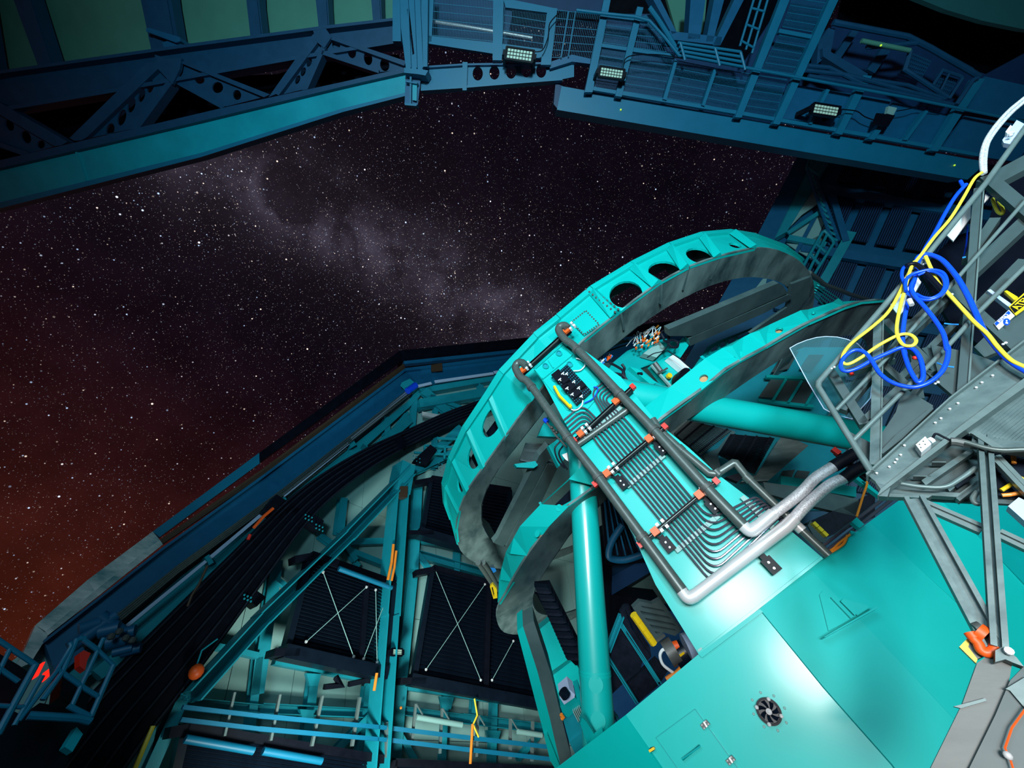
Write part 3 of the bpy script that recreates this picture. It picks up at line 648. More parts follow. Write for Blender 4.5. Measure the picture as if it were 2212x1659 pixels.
SB = [((1905, 648), (1912, 648)), ((1840, 650), (1862, 652)), ((1798, 653), (1827, 663)), ((1713, 678), (1750, 697)), ((1621, 720), (1657, 749)), ((1560, 752), (1600, 780)), ((1522, 775), (1563, 804)), ((1447, 836), (1493, 861)), ((1386, 885), (1418, 916)), ((1315, 950), (1352, 985)), ((1228, 1035), (1289, 1050)), ((1168, 1089), (1228, 1094)), ((1123, 1137), (1185, 1138)), ((1093, 1192), (1140, 1201)), ((1078, 1246), (1108, 1258)), ((1075, 1300), (1078, 1306))]
HB = {2: (1757, 677, 5, 3.5), 3: (1683, 713, 9, 6), 5: (1594, 766, 10, 7.5), 6: (1520, 817, 10, 8), 10: (1207, 1097, 6, 8), 11: (1160, 1153, 5, 8)}
for k, ((f0, r0), (f1, r1)) in enumerate(zip(SB, SB[1:])):
    q = [RB2.at(*f0), RB2.at(*f1), RB.at(*r1), RB.at(*r0)]; S = sidepl(q); m = MB(); e = -S.n*.03
    if k in HB:
        h = P2(S, ell(*HB[k], -20 if k < 8 else 10)); m.holed([q, h], e); m.build('skin_panel', 'teal', rb)
        m = MB(); m.prism([p-S.n*.05 for p in P2(S, ell(HB[k][0], HB[k][1], HB[k][2]*1.1, HB[k][3]*1.1, -20 if k < 8 else 10))], -S.n*.02); m.build('port_cover', 'tan', rb, label='tan disc inside a port')
    else: m.prism(q, e); m.build('skin_panel', 'teal', rb)
    if k in (1, 2, 3, 4, 12, 13):
        mid = (q[1]*.6+q[2]*.4); m = MB(); t = (q[0]-q[1]).normalized()
        m.add([q[1], q[2], q[1]+t*.35, q[1].lerp(q[2], .3)+S.n*.07+t*.05], [(0, 3, 2), (0, 1, 3), (1, 2, 3)]); m.build('stiffener', 'teal', rb)
for q in (Z6((1450, 1025), (1470, 1015), (1580, 1110), (1560, 1120)), ZA((890, 975), (905, 965), (1000, 1070), (975, 1085))):
    plate(RB2, q, .06, -.1).build('joint_flange', 'teal_dim', rb)
tag(plate(RB2, [(1113, 1209), (1121, 1203), (1126, 1219), (1118, 1226)], .06, -.2).build('label_plate', 'panel'), 'small cream label plate stuck on the lower ring', 'label')
P = [RB.at(*p) for p in BI[4:]]  # lower ring's inside shade put into the black skin below
for a, b in zip(P, P[1:]): m = MB(); m.prism([a, b, b+AX*.45, a+AX*.45], (CB-a-AX*(CB-a).dot(AX)).normalized()*-.02); m.build('inner_skin', 'slat_black', rb)
# ============================================================ TRUSS TUBES
def ttube(name, a, b, da, db, hw, label, parts=()):
    pa, pb = pdepth(*a, da), pdepth(*b, db); r = hw*(da+db)/2/FPX*.98
    t = thing(name, label, 'tube', pb if pb.z < pa.z else pa)
    MB().tube([pa, pb], r, 40).build('tube', 'teal_gloss', t, True); return t, pa, pb, r
tr, pa, pb, r_ = ttube('truss_tube', (1300, 842), (1960, 962), 5.15, 5.0, 33, 'thick glossy teal tube pointing right under the lower ring')
d = (pb-pa).normalized(); p = pdepth(1502, 874, 5.12)
m = MB(); m.tube([p-d*.02, p+d*.03], r_*1.06, 40); m.build('weld_collar', 'teal', tr, True)
tl, pa, pb, r_ = ttube('truss_tube', (1250, 905), (1297, 1640), 5.6, 4.0, 31, 'thick teal tube standing upright at bottom centre beside the black bellows')
d = (pb-pa).normalized()
for (u, v), rr in (((1284, 1505), 1.02), ((1285, 1511), 1.02)):
    p = pa+d*((pb-pa).length*.80) if v == 1505 else pa+d*((pb-pa).length*.808); MB().tube([p-d*.012, p+d*.012], r_*rr, 40).build('weld_bead', 'teal', tl, True)
for u, v in ((1272, 1471), (1278, 1545)):
    k = (v-905)/735; k = k*4.0**-1*5.6/(1+k*(5.6/4.0-1)) if 0 else k
    p = pdepth(u, v, 4.0+(1640-v)/735*1.2); q = CAM-p; q = (q-d*q.dot(d)).normalized(); ax = pa+d*(p-pa).dot(d); m = MB(); off = ax+q*(r_-.030)
    m.disc(off, q, .075, .03, 24); m.build('port_cap', 'teal', tl, label='round flush cap')
fp = front(3.9)
plate(fp, ZB((750, 1265), (785, 1300), (860, 1420), (850, 1460), (800, 1490), (770, 1420), (735, 1310)), .06, .1).build('gusset', 'teal_dim', tl)
plate(fp, ZB((860, 1425), (915, 1385), (930, 1475), (870, 1515), (820, 1495)), .06, .16).build('gusset', 'teal', tl)
# ============================================================ SIDE COLUMN
col = thing('hose_box_strut', 'broad teal box column carrying the steel tubes and grey pipes', 'column', FACE.at(1640, 1300))
LQ = [(1153, 800), (1236, 738), (1342, 815), (1418, 911), (1489, 968), (1551, 1025), (1616, 1074), (1690, 1131), (1776, 1204), (1509, 1413), (1470, 1350), (1416, 1263), (1369, 1158), (1334, 1098), (1247, 958), (1219, 911), (1173, 824)]
m = plate(FACE, LQ, .5, 0); m.build('box', 'teal', col)
def fpt(u, v, off=0.): return FACE.at(u, v, off)
# recessed portholed end bay
m = plate(FACE, Z6((180, 1090), (400, 905), (690, 1170), (640, 1330), (545, 1440), (430, 1400)), .012, .02); m.build('bay_plate', 'teal', col)
for pts in (((188, 1092), (248, 1165)), ((248, 1165), (470, 985)), ((400, 905), (470, 985)), ((188, 1092), (400, 905)), ((292, 1025), (330, 1085))):
    a, b = Z6(*pts); bar(FACE, a, b, 3, .03, .045).build('bay_rib', 'teal', col)
for c_ in Z6((270, 1070), (370, 975), (450, 1058), (335, 1165)):
    m = plate(FACE, ell(*c_, 7, 6, 30, 20), .03, .045, [ell(*c_, 5.2, 4.4, 30, 16)]); m.build('port_ring', 'teal_dim', col)
    plate(FACE, ell(*c_, 5.2, 4.4, 30, 16), .01, .022).build('port_disc', 'steel_blue', col)
m = plate(FACE, Z6((505, 1180), (590, 1095), (680, 1190), (600, 1280)), .03, .03); m.build('cover_plate', 'teal', col)
bar(FACE, (1509, 1413), (1776, 1204), 7, .03, .03).build('seam_strip', 'teal', col)
# ============================================================ HOUSING (big teal body)
hs = thing('side_housing', 'massive faceted teal housing filling the lower right', 'housing', FACE.at(1700, 1900))
def facet(name, pts, base, seam, ang, m='teal', th=.12, step=0., label=None):
    o = base.at(*seam)+base.n*step; n = Matrix.Rotation(math.radians(ang), 3, AX) @ NT_; pl = Plane(o, n)
    plate(pl, pts, th).build(name, m, hs, label=label); return pl
NT_ = Matrix.Rotation(math.radians(-6), 3, TF) @ NF
BASE = Plane(FACE.at(1641, 1315, .02), NF)
FB = facet('facet', [(1352, 1544), (1509, 1413), (1641, 1315), (1780, 1485), (1928, 1652), (2110, 1900), (1620, 1960)], BASE, (1641, 1315), -1)
FA = facet('facet', [(1195, 1664), (1352, 1544), (1620, 1960), (1300, 2200)], FB, (1352, 1544), -26)
FC = facet('facet', [(1641, 1315), (1748, 1227), (1877, 1359), (2057, 1549), (2300, 1850), (2110, 1900), (1928, 1652), (1780, 1485)], FB, (1780, 1485), 9, step=.035)
FD = facet('facet', [(1748, 1227), (1788, 1195), (1878, 1127), (1956, 1200), (2111, 1343), (2330, 1560), (2300, 1850), (2057, 1549), (1877, 1359)], FC, (1877, 1359), 12)
FE = facet('facet', [(1878, 1127), (1946, 1078), (2038, 1086), (2119, 1165), (2330, 1380), (2330, 1560), (2111, 1343), (1956, 1200)], FD, (1956, 1200), 17)
FG = facet('facet', [(2038, 1086), (2240, 1086), (2330, 1380), (2119, 1165)], FE, (2119, 1165), 23, 'teal_dim')
plate(FB, [(1509, 1413), (1641, 1315), (1648, 1322), (1516, 1421)], .04, .03).build('seam_strip', 'teal', hs)
door = thing('service_door', 'flush teal service door with two dark hinges at the bottom edge', 'door', FB.at(1560, 1660))
m = plate(FB, [(1417, 1594), (1501, 1532), (1593, 1659), (1690, 1795), (1560, 1800)], .012, .018); m.build('leaf', 'teal', door)
for a, b in (((1417, 1594), (1501, 1532)), ((1501, 1532), (1620, 1697)), ((1417, 1594), (1500, 1712))): bar(FB, a, b, 1.6, .01, .021).build('edge_strip', 'teal_dim', door)
for q in ZD((72, 1290), (243, 1530)):
    u, v = q; h = thing('hinge', None, None, FB.at(u, v)); bpy.data.objects.remove(h)
    h = plate(FB, [(u-11, v+1), (u+2, v-11), (u+11, v-1), (u-3, v+12)], .02, .045).build('hinge', 'bare_metal', door)
    m = MB(); m.tube([FB.at(u-9, v-7, .05), FB.at(u+4, v+8, .05)] if 0 else [FB.at(u-3, v-6, .05), FB.at(u+4, v+5, .05)], .008, 8)
    for a, b in ((-7, 1), (1, -7), (7, -1), (-2, 8)): m.ball(FB.at(u+a, v+b, .048), .007, n=6)
    m.build('hinge_pin', 'steel_shiny', h, True)
m = MB(); m.tube([FB.at(1475, 1640, .0), FB.at(1475, 1640, .06), FB.at(1511, 1612, .06), FB.at(1511, 1612, .0)], .008, 8); m.build('handle', 'teal_dim', door, True)
lt = thing('latch', 'small yellow latch on the teal housing left of the door', 'latch', FB.at(1408, 1620))
plate(FB, ell(1408, 1619, 7, 5, -30, 12), .02, .02).build('latch_base', 'black', lt); bar(FB, (1402, 1623), (1413, 1616), 6, .03, .05).build('latch_key', 'yellow', lt)
tag(plate(FB, ZB((1650, 735), (1680, 715), (1692, 740), (1658, 755)), .006, .01).build('paint_chip', 'panel'), 'pale worn paint spot where column and housing meet', 'paint spot')
# fan
fan = thing('cooling_fan', 'round black cooling fan set in the teal housing', 'fan', FB.at(1661, 1566))
e1 = (FB.at(1691, 1536)-FB.at(1661, 1536)); Rf = (FB.at(1661, 1506)-FB.at(1661, 1566)).length/2*.96; fc = FB.at(1661, 1536)
exf = FB.n.orthogonal().normalized(); eyf = FB.n.cross(exf)
def circ(r, n=36, z=0., a0=0): return [fc+(exf*math.cos(a0+2*math.pi*i/n)+eyf*math.sin(a0+2*math.pi*i/n))*r+FB.n*z for i in range(n)]
m = MB(); m.holed([circ(Rf, z=.05), circ(Rf*.84, z=.05)], -FB.n*.05); m.build('rim', 'black', fan, True)
m = MB(); m.prism(circ(Rf*.84, z=.012), -FB.n*.01); m.build('backing', 'slat_black', fan)
for i in range(7):
    a = 2*math.pi*i/7; P = []
    for k, rr in enumerate((.25, .4, .6, .8)): P.append(fc+(exf*math.cos(a+k*.16)+eyf*math.sin(a+k*.16))*Rf*rr+FB.n*.04)
    Q = [fc+(exf*math.cos(a+.62+k*.12)+eyf*math.sin(a+.62+k*.12))*Rf*rr+FB.n*.018 for k, rr in enumerate((.25, .4, .6, .8))]
    m = MB(); m.add(P+Q, [(k, k+1, k+5, k+4) for k in range(3)]); m.build('blade', 'slat_black', fan, True)
m = MB(); m.prism(circ(Rf*.26, 20, .055), -FB.n*.04); hub = m.build('hub', 'slat_black', fan)
m = MB()
for i in range(12): a = i*.5236; m.ball(fc+(exf*math.cos(a)+eyf*math.sin(a))*Rf*.18+FB.n*.058, .006, n=6)
m.ball(fc+FB.n*.058, .01, n=8); m.build('hub_studs', 'steel_shiny', hub, kind='stuff')
m = MB()
for i in range(4): a = i*1.5708+.5; m.ball(fc+(exf*math.cos(a)+eyf*math.sin(a))*Rf*.93+FB.n*.055, .014, n=8)
m.build('rim_screws', 'steel_shiny', fan, kind='stuff')
for i in range(8):
    a = i*.785+.2; m = MB(); m.ball(fc+(exf*math.cos(a)+eyf*math.sin(a))*Rf*1.35, .01, n=8)
    if i == 0: g8 = m
    else: g8.add(m.v, m.f)
g8.build('wall_screws', 'panel', fan, kind='stuff')
# lifting lug bracket on the raised facet
lg = thing('lifting_bracket', 'thin teal triangular bracket standing on the housing', 'bracket', FC.at(1850, 1360))
plate(FC, ZD((870, 702), (1225, 495), (1232, 508), (878, 704)), .10, .14).build('base_plate', 'teal', lg)
plate(FC, ZD((840, 420), (862, 390), (895, 410), (1085, 560), (1000, 610), (900, 660)), .02, .02).build('web', 'teal', lg)
plate(FC, ZD((985, 455), (1000, 445), (1150, 485), (1175, 505), (1095, 560)), .02, .02).build('web', 'teal', lg)
bar(FC, *ZD((925, 430), (1060, 570)), 7, .03, .05).build('pin', 'teal', lg); bar(FC, *ZD((990, 455), (1085, 550)), 7, .03, .05).build('pin', 'teal', lg)
# ============================================================ PIPES ON THE COLUMN
def clampset(t, pts, r, off=.16):
    for u, v in pts:
        a = FACE.at(u, v, off); m = MB(); m.tube([a-AX*.02, a+AX*.02], r*1.22, 16); m.build('clamp', 'bare_metal', t, True)
p1 = thing('insulated_pipe', 'outer left grey pipe bending at the bottom corner into shiny steel', 'pipe', FACE.at(1481, 1290))
tubepx(FACE, [(1137, 792), (1129, 784), (1119, 784), (1114, 795), (1126, 816), (1146, 832), (1224, 942), (1295, 1034), (1388, 1160), (1478, 1282)], .05, .18, 16, sm=5).build('insulation', 'pipe_grey', p1, True)
m = tubepx(FACE, [(1473, 1276), (1486, 1294), (1502, 1286)], .052, .18, 16, fl=.06); m.build('elbow', 'steel_shiny', p1, True)
tubepx(FACE, [(1498, 1289), (1698, 1138), (1716, 1120)], .05, .18, 16).build('steel_pipe', 'steel_shiny', p1, True)
tubepx(FACE, [(1712, 1124), (1735, 1098), (1765, 1070), (1795, 1046), (1826, 1032)], .043, .18, 16, sm=6).build('braided_hose', 'braid', p1, True)
tubepx(FACE, [(1822, 1035), (1845, 1018), (1872, 1004), (1890, 996)], .048, .18, 16).build('rubber_sleeve', 'fabric_black', p1, True)
clampset(p1, [(1148, 836), (1226, 945), (1292, 1030), (1387, 1160)], .05, .18)
p2_ = thing('insulated_pipe', 'inner right grey pipe bending above the tube bends into shiny steel', 'pipe', FACE.at(1616, 1147))
tubepx(FACE, [(1226, 708), (1219, 703), (1209, 706), (1208, 716), (1222, 735), (1245, 752), (1337, 849), (1412, 928), (1524, 1051), (1612, 1142)], .05, .18, 16, sm=5).build('insulation', 'pipe_grey', p2_, True)
tubepx(FACE, [(1606, 1136), (1621, 1150), (1636, 1138)], .052, .18, 16, fl=.06).build('elbow', 'steel_shiny', p2_, True)
tubepx(FACE, [(1632, 1142), (1671, 1109)], .05, .18, 16).build('steel_pipe', 'steel_shiny', p2_, True)
tubepx(FACE, [(1668, 1112), (1705, 1085), (1735, 1060), (1762, 1032), (1803, 1006)], .043, .18, 16, sm=6).build('braided_hose', 'braid', p2_, True)
tubepx(FACE, [(1800, 1008), (1820, 996), (1848, 979)], .048, .18, 16).build('rubber_sleeve', 'fabric_black', p2_, True)
clampset(p2_, [(1246, 755), (1337, 850), (1412, 928), (1526, 1052)], .05, .18)
p3 = thing('drain_pipe', 'dark grey pipe zigzagging off the right edge of the column', 'pipe', FACE.at(1787, 1196))
tubepx(FACE, [(1410, 905), (1426, 930), (1470, 970), (1532, 1022), (1548, 1024), (1584, 1000), (1590, 1001), (1616, 1034), (1671, 1087), (1703, 1117), (1730, 1144), (1790, 1200)], .036, .06, 14).build('pipe', 'pipe_grey', p3, True)
for u, v in ((1550, 1022), (1616, 1034), (1470, 970), (1726, 1140)): m = MB(); a = FACE.at(u, v, .06); m.tube([a-AX*.03, a+AX*.03], .043, 14); m.build('coupling', 'steel_shiny' if u == 1726 else 'pipe_grey', p3, True)
tag(tubepx(FACE, [(1248, 960), (1280, 938), (1357, 884)], .034, .07, 14).build('cross_pipe', 'pipe_grey', smooth=True), 'short grey pipe lying slantwise under the first black rail', 'pipe')
# strut rails with clamps
def rail(a, b, label, off=.13, orange=((.08, 1), (.9, 1)), cap=True):
    t = thing('strut_rail', label, 'rail', FACE.at(*a))
    bar(FACE, a, b, 9, .05, off, 'C', fl=.006).build('channel', 'black', t)
    bar(FACE, a, b, 2, .02, off-.012).build('channel_insert', 'pipe_grey', t)
    for k, s in orange:
        u, v = a[0]+(b[0]-a[0])*k, a[1]+(b[1]-a[1])*k
        m = MB(); m.box(FACE.at(u, v, off), TF, AX, NF, (-.035, -.035, 0), (.035, .035, .04)); m.build('orange_clip', 'orange', t)
        m = MB()
        for dx in (-.05, .05):
            for dy in (-.03, .03): m.box(FACE.at(u, v, off), TF, AX, NF, (.07+dx*.6, dy-.015, 0), (.10+dx*.6, dy+.015, .05))
        m.build('fitting', 'white', t)
    for e, c_ in ((a, 'red'), (b, 'red')):
        m = MB(); m.box(FACE.at(*e, off), TF, AX, NF, (-.02, -.03, -.03), (.03, .03, .02)); m.build('end_cap', c_ if cap else 'black', t)
    return t
rail((1117, 813), (1230, 711), 'topmost black strut rail across the pipe ends', orange=((.12, 1), (.95, 1)))
rail((1240, 952), (1366, 836), 'black strut rail just below the dark peg plate', orange=((.12, 1), (.72, 1)))
rail((1285, 1046), (1435, 922), 'black strut rail across the middle of the steel tubes', orange=((.18, 1), (.78, 1)))
rail((1383, 1176), (1546, 1040), 'lowest black strut rail just above the tube bends', orange=((.2, 1), (.78, 1)))
lb = {0: 'black hanging bracket left of the tubes on the middle rail', 1: 'black hanging bracket right of the tubes on the middle rail', 2: 'black hanging bracket left end of the lowest rail', 3: 'black hanging bracket right end of the lowest rail', 4: 'black hanging bracket below the long shiny pipe', 5: 'small black bracket at the left end of the rail below the peg plate', 6: 'small black bracket at the right end of the rail below the peg plate'}
for k, (a, b) in enumerate(((ZC((135, 455), (230, 520))), (ZC((455, 165), (540, 250))), (ZC((500, 940), (590, 1010))), (ZC((865, 610), (950, 705))), (ZC((1280, 1030), (1412, 1172))), Z6((500, 1560), (560, 1600)), Z6((780, 1300), (830, 1345)))):
    t = thing('hanger_bracket', lb[k], 'bracket', FACE.at(*b)); sc_ = 1. if k < 5 else .5
    bar(FACE, a, b, 4*sc_+1, .02, .08).build('arm', 'black', t)
    m = MB(); m.box(FACE.at(*b, .08), TF, AX, NF, (-.045*sc_, -.075*sc_, -.02), (.045*sc_, .05*sc_, .015)); m.box(FACE.at(*b, .08), TF, AX, NF, (-.025*sc_, .05*sc_, -.02), (.025*sc_, .08*sc_, .015)); ft_ = m.build('foot', 'black', t)
    for dy in (-.04, .012): m = MB(); m.disc(FACE.at(*b, .095)+AX*dy*sc_, NF, .006*sc_+.003, .008, 10); m.build('screw', 'steel_shiny', ft_)
# steel tube bundle
def lerp2(a, b, t): return (a[0]+(b[0]-a[0])*t, a[1]+(b[1]-a[1])*t)
NT = 10
for i in range(NT):
    k = i/(NT-1); S = lerp2(*ZC((245, 0), (8, 178)), k); K = lerp2(*ZC((935, 822), (975, 1355)), k); E = lerp2(*ZC((1290, 640), (1520, 812)), k)
    P = [FACE.at(*K, .06)]
    P = [FACE.at(*S, .06), FACE.at(*K, .06), FACE.at(*E, .06), FACE.at(E[0]+10, E[1]+4, .0)]
    if i < 5:
        j = i/4; c0 = lerp2((1318, 866), (1281, 874), j); c1 = lerp2((1303, 872-14), (1282, 848), j); e = lerp2((1330, 844), (1308, 822), j)
        top = [FACE.at(*e, .03), FACE.at(*lerp2((1304, 862), (1276, 846), j), .06)]
    else:
        j = (i-5)/4; top = [FACE.at(*lerp2((1217, 908), (1236, 938), j), .03), FACE.at(*lerp2((1258, 873), (1268, 910), j), .06)]
    P = fillet(top+P, .13, 6)
    lab = 'steel tube %s of the ten parallel tubes on the column'
    where = ['rightmost', 'second from the right', 'third from the right', 'fourth from the right', 'fifth from the right', 'fifth from the left', 'fourth from the left', 'third from the left', 'second from the left', 'leftmost'][i]
    tag(MB().tube(P, .0092, 8).build('steel_tube', 'tube_steel', smooth=True), where+' of the ten parallel bent steel tubes on the column', 'tube', 'bent steel tubes on the column')
rows = [(Z6((600, 1590), (830, 1390)), 'row of small tube clamps above the middle rail'), (ZC((290, 550), (560, 320)), 'row of small tube clamps under the middle rail'), (ZC((680, 1060), (990, 800)), 'row of small tube clamps under the lowest rail'), (ZC((1205, 655), (1450, 905)), 'row of small tube clamps by the upturned tube ends')]
for (a, b), l_ in rows:
    t = thing('clamp_row', l_, 'clamps', FACE.at(*a)); bar(FACE, a, b, 6, .012, .02).build('base_strip', 'teal_dim', t)
    n_ = NT+1
    for i in range(n_):
        u, v = lerp2(a, b, i/(n_-1)); m = MB(); m.box(FACE.at(u, v, .03), TF, AX, NF, (-.022, -.022, -.02), (.022, .022, .02)); m.build('clamp_block', 'panel', t)
# peg plate and fittings in the end bay
pp = thing('peg_plate', 'black perforated mounting plate with small boxes and white T-handles', 'plate', FACE.at(1245, 874))
q = Z6((330, 1150), (430, 1060), (612, 1258), (500, 1362)); plate(FACE, q, .03, .09).build('plate', 'slat_black', pp)
for c_, w in zip(Z6((370, 1155), (420, 1185), (470, 1245), (500, 1280), (430, 1245), (545, 1225)), (.06, .045, .06, .055, .04, .04)):
    m = MB(); m.box(FACE.at(*c_, .09), TF, AX, NF, (-w, -w*1.1, 0), (w, w*1.1, .05)); m.build('small_box', 'black', pp)
for c_ in Z6((378, 1175), (428, 1133), (432, 1240), (482, 1192), (470, 1285), (518, 1238), (400, 1130), (538, 1300)):
    m = MB(); m.box(FACE.at(*c_, .14), TF, AX, NF, (-.022, -.005, 0), (.022, .005, .012)); m.box(FACE.at(*c_, .14), TF, AX, NF, (-.005, -.03, 0), (.005, 0, .012)); m.build('t_handle', 'white', pp)
m = MB(); a, b, c_, d = P2(FACE, q, .094)
for i in range(14):
    for j in range(9): m.disc(a.lerp(d, (i+.5)/14).lerp(b.lerp(c_, (i+.5)/14), (j+.5)/9), NF, .006, .002, 5)
m.build('peg_holes', 'steel_blue', pp, kind='stuff')
yb = thing('yellow_bar', 'bright yellow bar beside the black peg plate', 'bar', FACE.at(1235, 878))
tubepx(FACE, Z6((335, 1225), (375, 1300), (420, 1345), (458, 1385)), .02, .1, 4).build('bar', 'yellow', yb)
m = plate(FACE, Z6((448, 1368), (458, 1352), (468, 1368), (462, 1388), (450, 1382)), .02, .1); m.build('bar_end', 'yellow', yb)
for k, (pts, mt, l_) in enumerate(((Z6((480, 1110), (530, 1105), (565, 1070), (560, 1045), (530, 1025), (500, 1015)), 'white_cable', 'white cable curling at the upper edge of the peg plate'), (Z6((550, 1330), (540, 1370), (505, 1400), (470, 1400), (440, 1370)), 'white_cable', 'white cable curling under the peg plate'), (Z6((560, 1350), (620, 1320), (655, 1270), (658, 1235), (630, 1230)), 'blue_cable', 'thin blue cable looping right of the peg plate'))):
    tag(tubepx(FACE, pts, .008, .06, 6, sm=5).build('cable', mt), l_, 'cable')
# ============================================================ RIGHT-HAND GALVANISED PLATFORM (near)
pf = thing('service_platform', 'near galvanised platform with tubular gate rail at the right edge', 'platform', GALV.at(1900, 1060))
G = lambda pts, r, off=0., m='galv_rail', name='rail', sm=0: tubepx(GALV, pts, r, off, 12, sm=sm).build(name, m, pf, True)
G([(2240, 243), (2212, 280), (2130, 395), (1994, 562), (1768, 826), (1768, 836), (1825, 929), (1882, 1019)], .0155, .05)
G([(1806, 886), (1904, 786), (2053, 618), (2240, 405)], .010, .03); G([(1843, 952), (1959, 837), (2038, 758), (2110, 678), (2240, 550)], .011, .05)
def GB(p, q, w, off=-.05, th=.05, prof='box', m='grey_plate', name='brace'): return bar(GALV, p, q, w, th, off, prof).build(name, m, pf)
GB((1897, 680), (1890, 1004), 22, -.02, name='post', m='galv'); GB((1908, 688), (1903, 1004), 3, -.01, .02, name='post_edge', m='galv_rail')
GB((2114, 405), (2080, 850), 24, -.04, name='post'); GB((2125, 410), (2092, 840), 4, -.03, .02, name='post_edge', m='galv_rail')
GB((2132, 378), (2240, 470), 30, -.06); GB((2128, 396), (2240, 336), 28, -.08); GB((2240, 452), (1954, 720), 26, -.10); GB((1960, 714), (1820, 884), 15, -.06)
GB((1794, 800), (1867, 915), 20, -.05); GB((1859, 913), (1948, 831), 14, -.05); GB((2048, 614), (2240, 790), 22, -.03); GB((1912, 690), (2025, 800), 16, -.09)
GB((2150, 470), (2090, 560), 20, -.12); GB((2212, 560), (2085, 690), 20, -.14); GB((1930, 830), (2060, 700), 14, -.12); GB((2000, 750), (2100, 860), 18, -.1)
GB((1935, 900), (2010, 800), 12, -.08); GB((1880, 760), (1970, 840), 14, -.10); GB((1830, 800), (1930, 770), 12, -.12); GB((1960, 690), (1990, 860), 14, -.13)
for pts in (Z7((1110, 320), (1350, 465), (1290, 560), (1080, 690), (900, 905), (930, 700), (1050, 520)), Z7((1330, -20), (1640, 40), (1880, 130), (1500, 380), (1290, 200), (1400, 260)), Z5((2070, 1200), (2240, 1040), (2240, 1420), (2000, 1500), (1860, 1560), (1780, 1480))):
    plate(GALV, pts, .03, -.07).build('gusset_plate', 'grey_plate', pf)
plate(GALV, Z7((1060, 690), (1340, 470), (1352, 490), (1100, 730), (945, 850), (935, 820)), .04, -.03).build('ledge', 'grey_plate', pf)
plate(GALV, Z7((620, 640), (850, 760), (850, 930), (735, 760)), .02, -.10).build('skirt_plate', 'grey_plate', pf)
# white reflective strips
for q, l_ in ((Z5((1565, 622), (1755, 398), (1752, 498), (1620, 672)), 'long white card tucked behind the upper braces'), (Z5((1140, 1160), (1350, 950), (1376, 985), (1262, 1180), (1205, 1242)), 'short white card behind the cable coil'), (Z5((1865, 312), (1900, 335), (1858, 376)), 'small white card high behind the platform braces')):
    tag(plate(GALV, q, .01, -.14).build('white_card', 'white'), l_, 'card')
# sloping channel beam and corrugated deck
cb = thing('galvanised_channel', 'wide weathered galvanised channel beam slanting down to a corner at right', 'beam', GALV.at(1897, 1070))
plate(GALV, Z7((812, 1005), (1480, 400), (2200, -150), (2200, 170), (1560, 640), (930, 1135), (890, 1070)), .04, .03).build('face', 'galv', cb, label='broad weathered face')
plate(GALV, Z7((930, 1130), (1560, 632), (2200, 150), (2200, 230), (1560, 690), (1200, 960), (905, 1182)), .06, .07).build('lower_flange', 'galv_rail', cb)
plate(GALV, Z7((812, 1003), (1480, 396), (2200, -160), (2200, -140), (1480, 412), (820, 1018)), .07, .06).build('upper_flange', 'galv_rail', cb)
plate(GALV, Z7((890, 1075), (935, 1135), (905, 1185), (985, 1190), (1010, 1110)), .05, .055).build('end_plate', 'galv', cb)
for u, v in Z7((900, 1010), (1045, 925), (1090, 865), (1060, 900), (1365, 610), (1480, 500), (1545, 455), (1690, 330), (1735, 290), (1120, 790), (1000, 960), (1410, 575), (1820, 235)):
    m = MB(); m.disc(GALV.at(u, v, .03), GALV.n, .005, .012, 8); m.build('bolt', 'steel_shiny', cb)
dk = thing('corrugated_deck', 'corrugated metal deck panel above the white junction box at the right edge', 'deck', GALV.at(2100, 945))
a, b, c_, d = P2(GALV, Z7((1560, 678), (2180, 170), (2200, 800), (1740, 705)), .0)
plate(GALV, Z7((1560, 682), (2180, 175), (2200, 790), (1740, 712)), .02, -.03).build('sheet', 'steel_deep', dk)
for i in range(20):
    sx_, sy_ = 1560+640*i/20, 682+108*i/20; k_ = (2196-sx_)/620; (p_, q_) = Z7((sx_, sy_), (2196, sy_-505*k_)); m = MB(); p = GALV.at(*p_); q = GALV.at(*q_); m.wire(p, q, .012, .02, GALV.n); m.build('rib', 'galv', dk)
jb = thing('junction_box', 'white square junction box on the weathered channel beam', 'box', GALV.at(1990, 976))
plate(GALV, Z7((1210, 775), (1285, 710), (1335, 770), (1255, 836)), .05, .09).build('box', 'white', jb)
m = MB()
for u, v in Z7((1240, 775), (1270, 750), (1250, 800), (1285, 775)): m.disc(GALV.at(u, v, .09), GALV.n, .003, .003, 8)
m.build('screws', 'bare_metal', jb); tubepx(GALV, Z7((1318, 750), (1345, 735)), .014, .07, 12).build('gland', 'white', jb)
tag(tubepx(GALV, Z7((1340, 738), (1368, 690), (1430, 715), (1500, 750)), .005, .07, 8, sm=5).build('cable', 'black'), 'thin black cable arching from the white junction box', 'cable')
fc_ = thing('flexible_conduit', 'grey flexible conduit with metal gland running right from the channel beam', 'pipe', GALV.at(2100, 975))
tubepx(GALV, Z7((1500, 750), (1600, 755), (1760, 800), (1900, 820), (2080, 815), (2200, 830)), .011, .08, 10, sm=5).build('conduit', 'pipe_grey', fc_, True)
tubepx(GALV, Z7((1490, 750), (1530, 752), (1595, 765)), .018, .08, 8).build('gland', 'bare_metal', fc_, True)
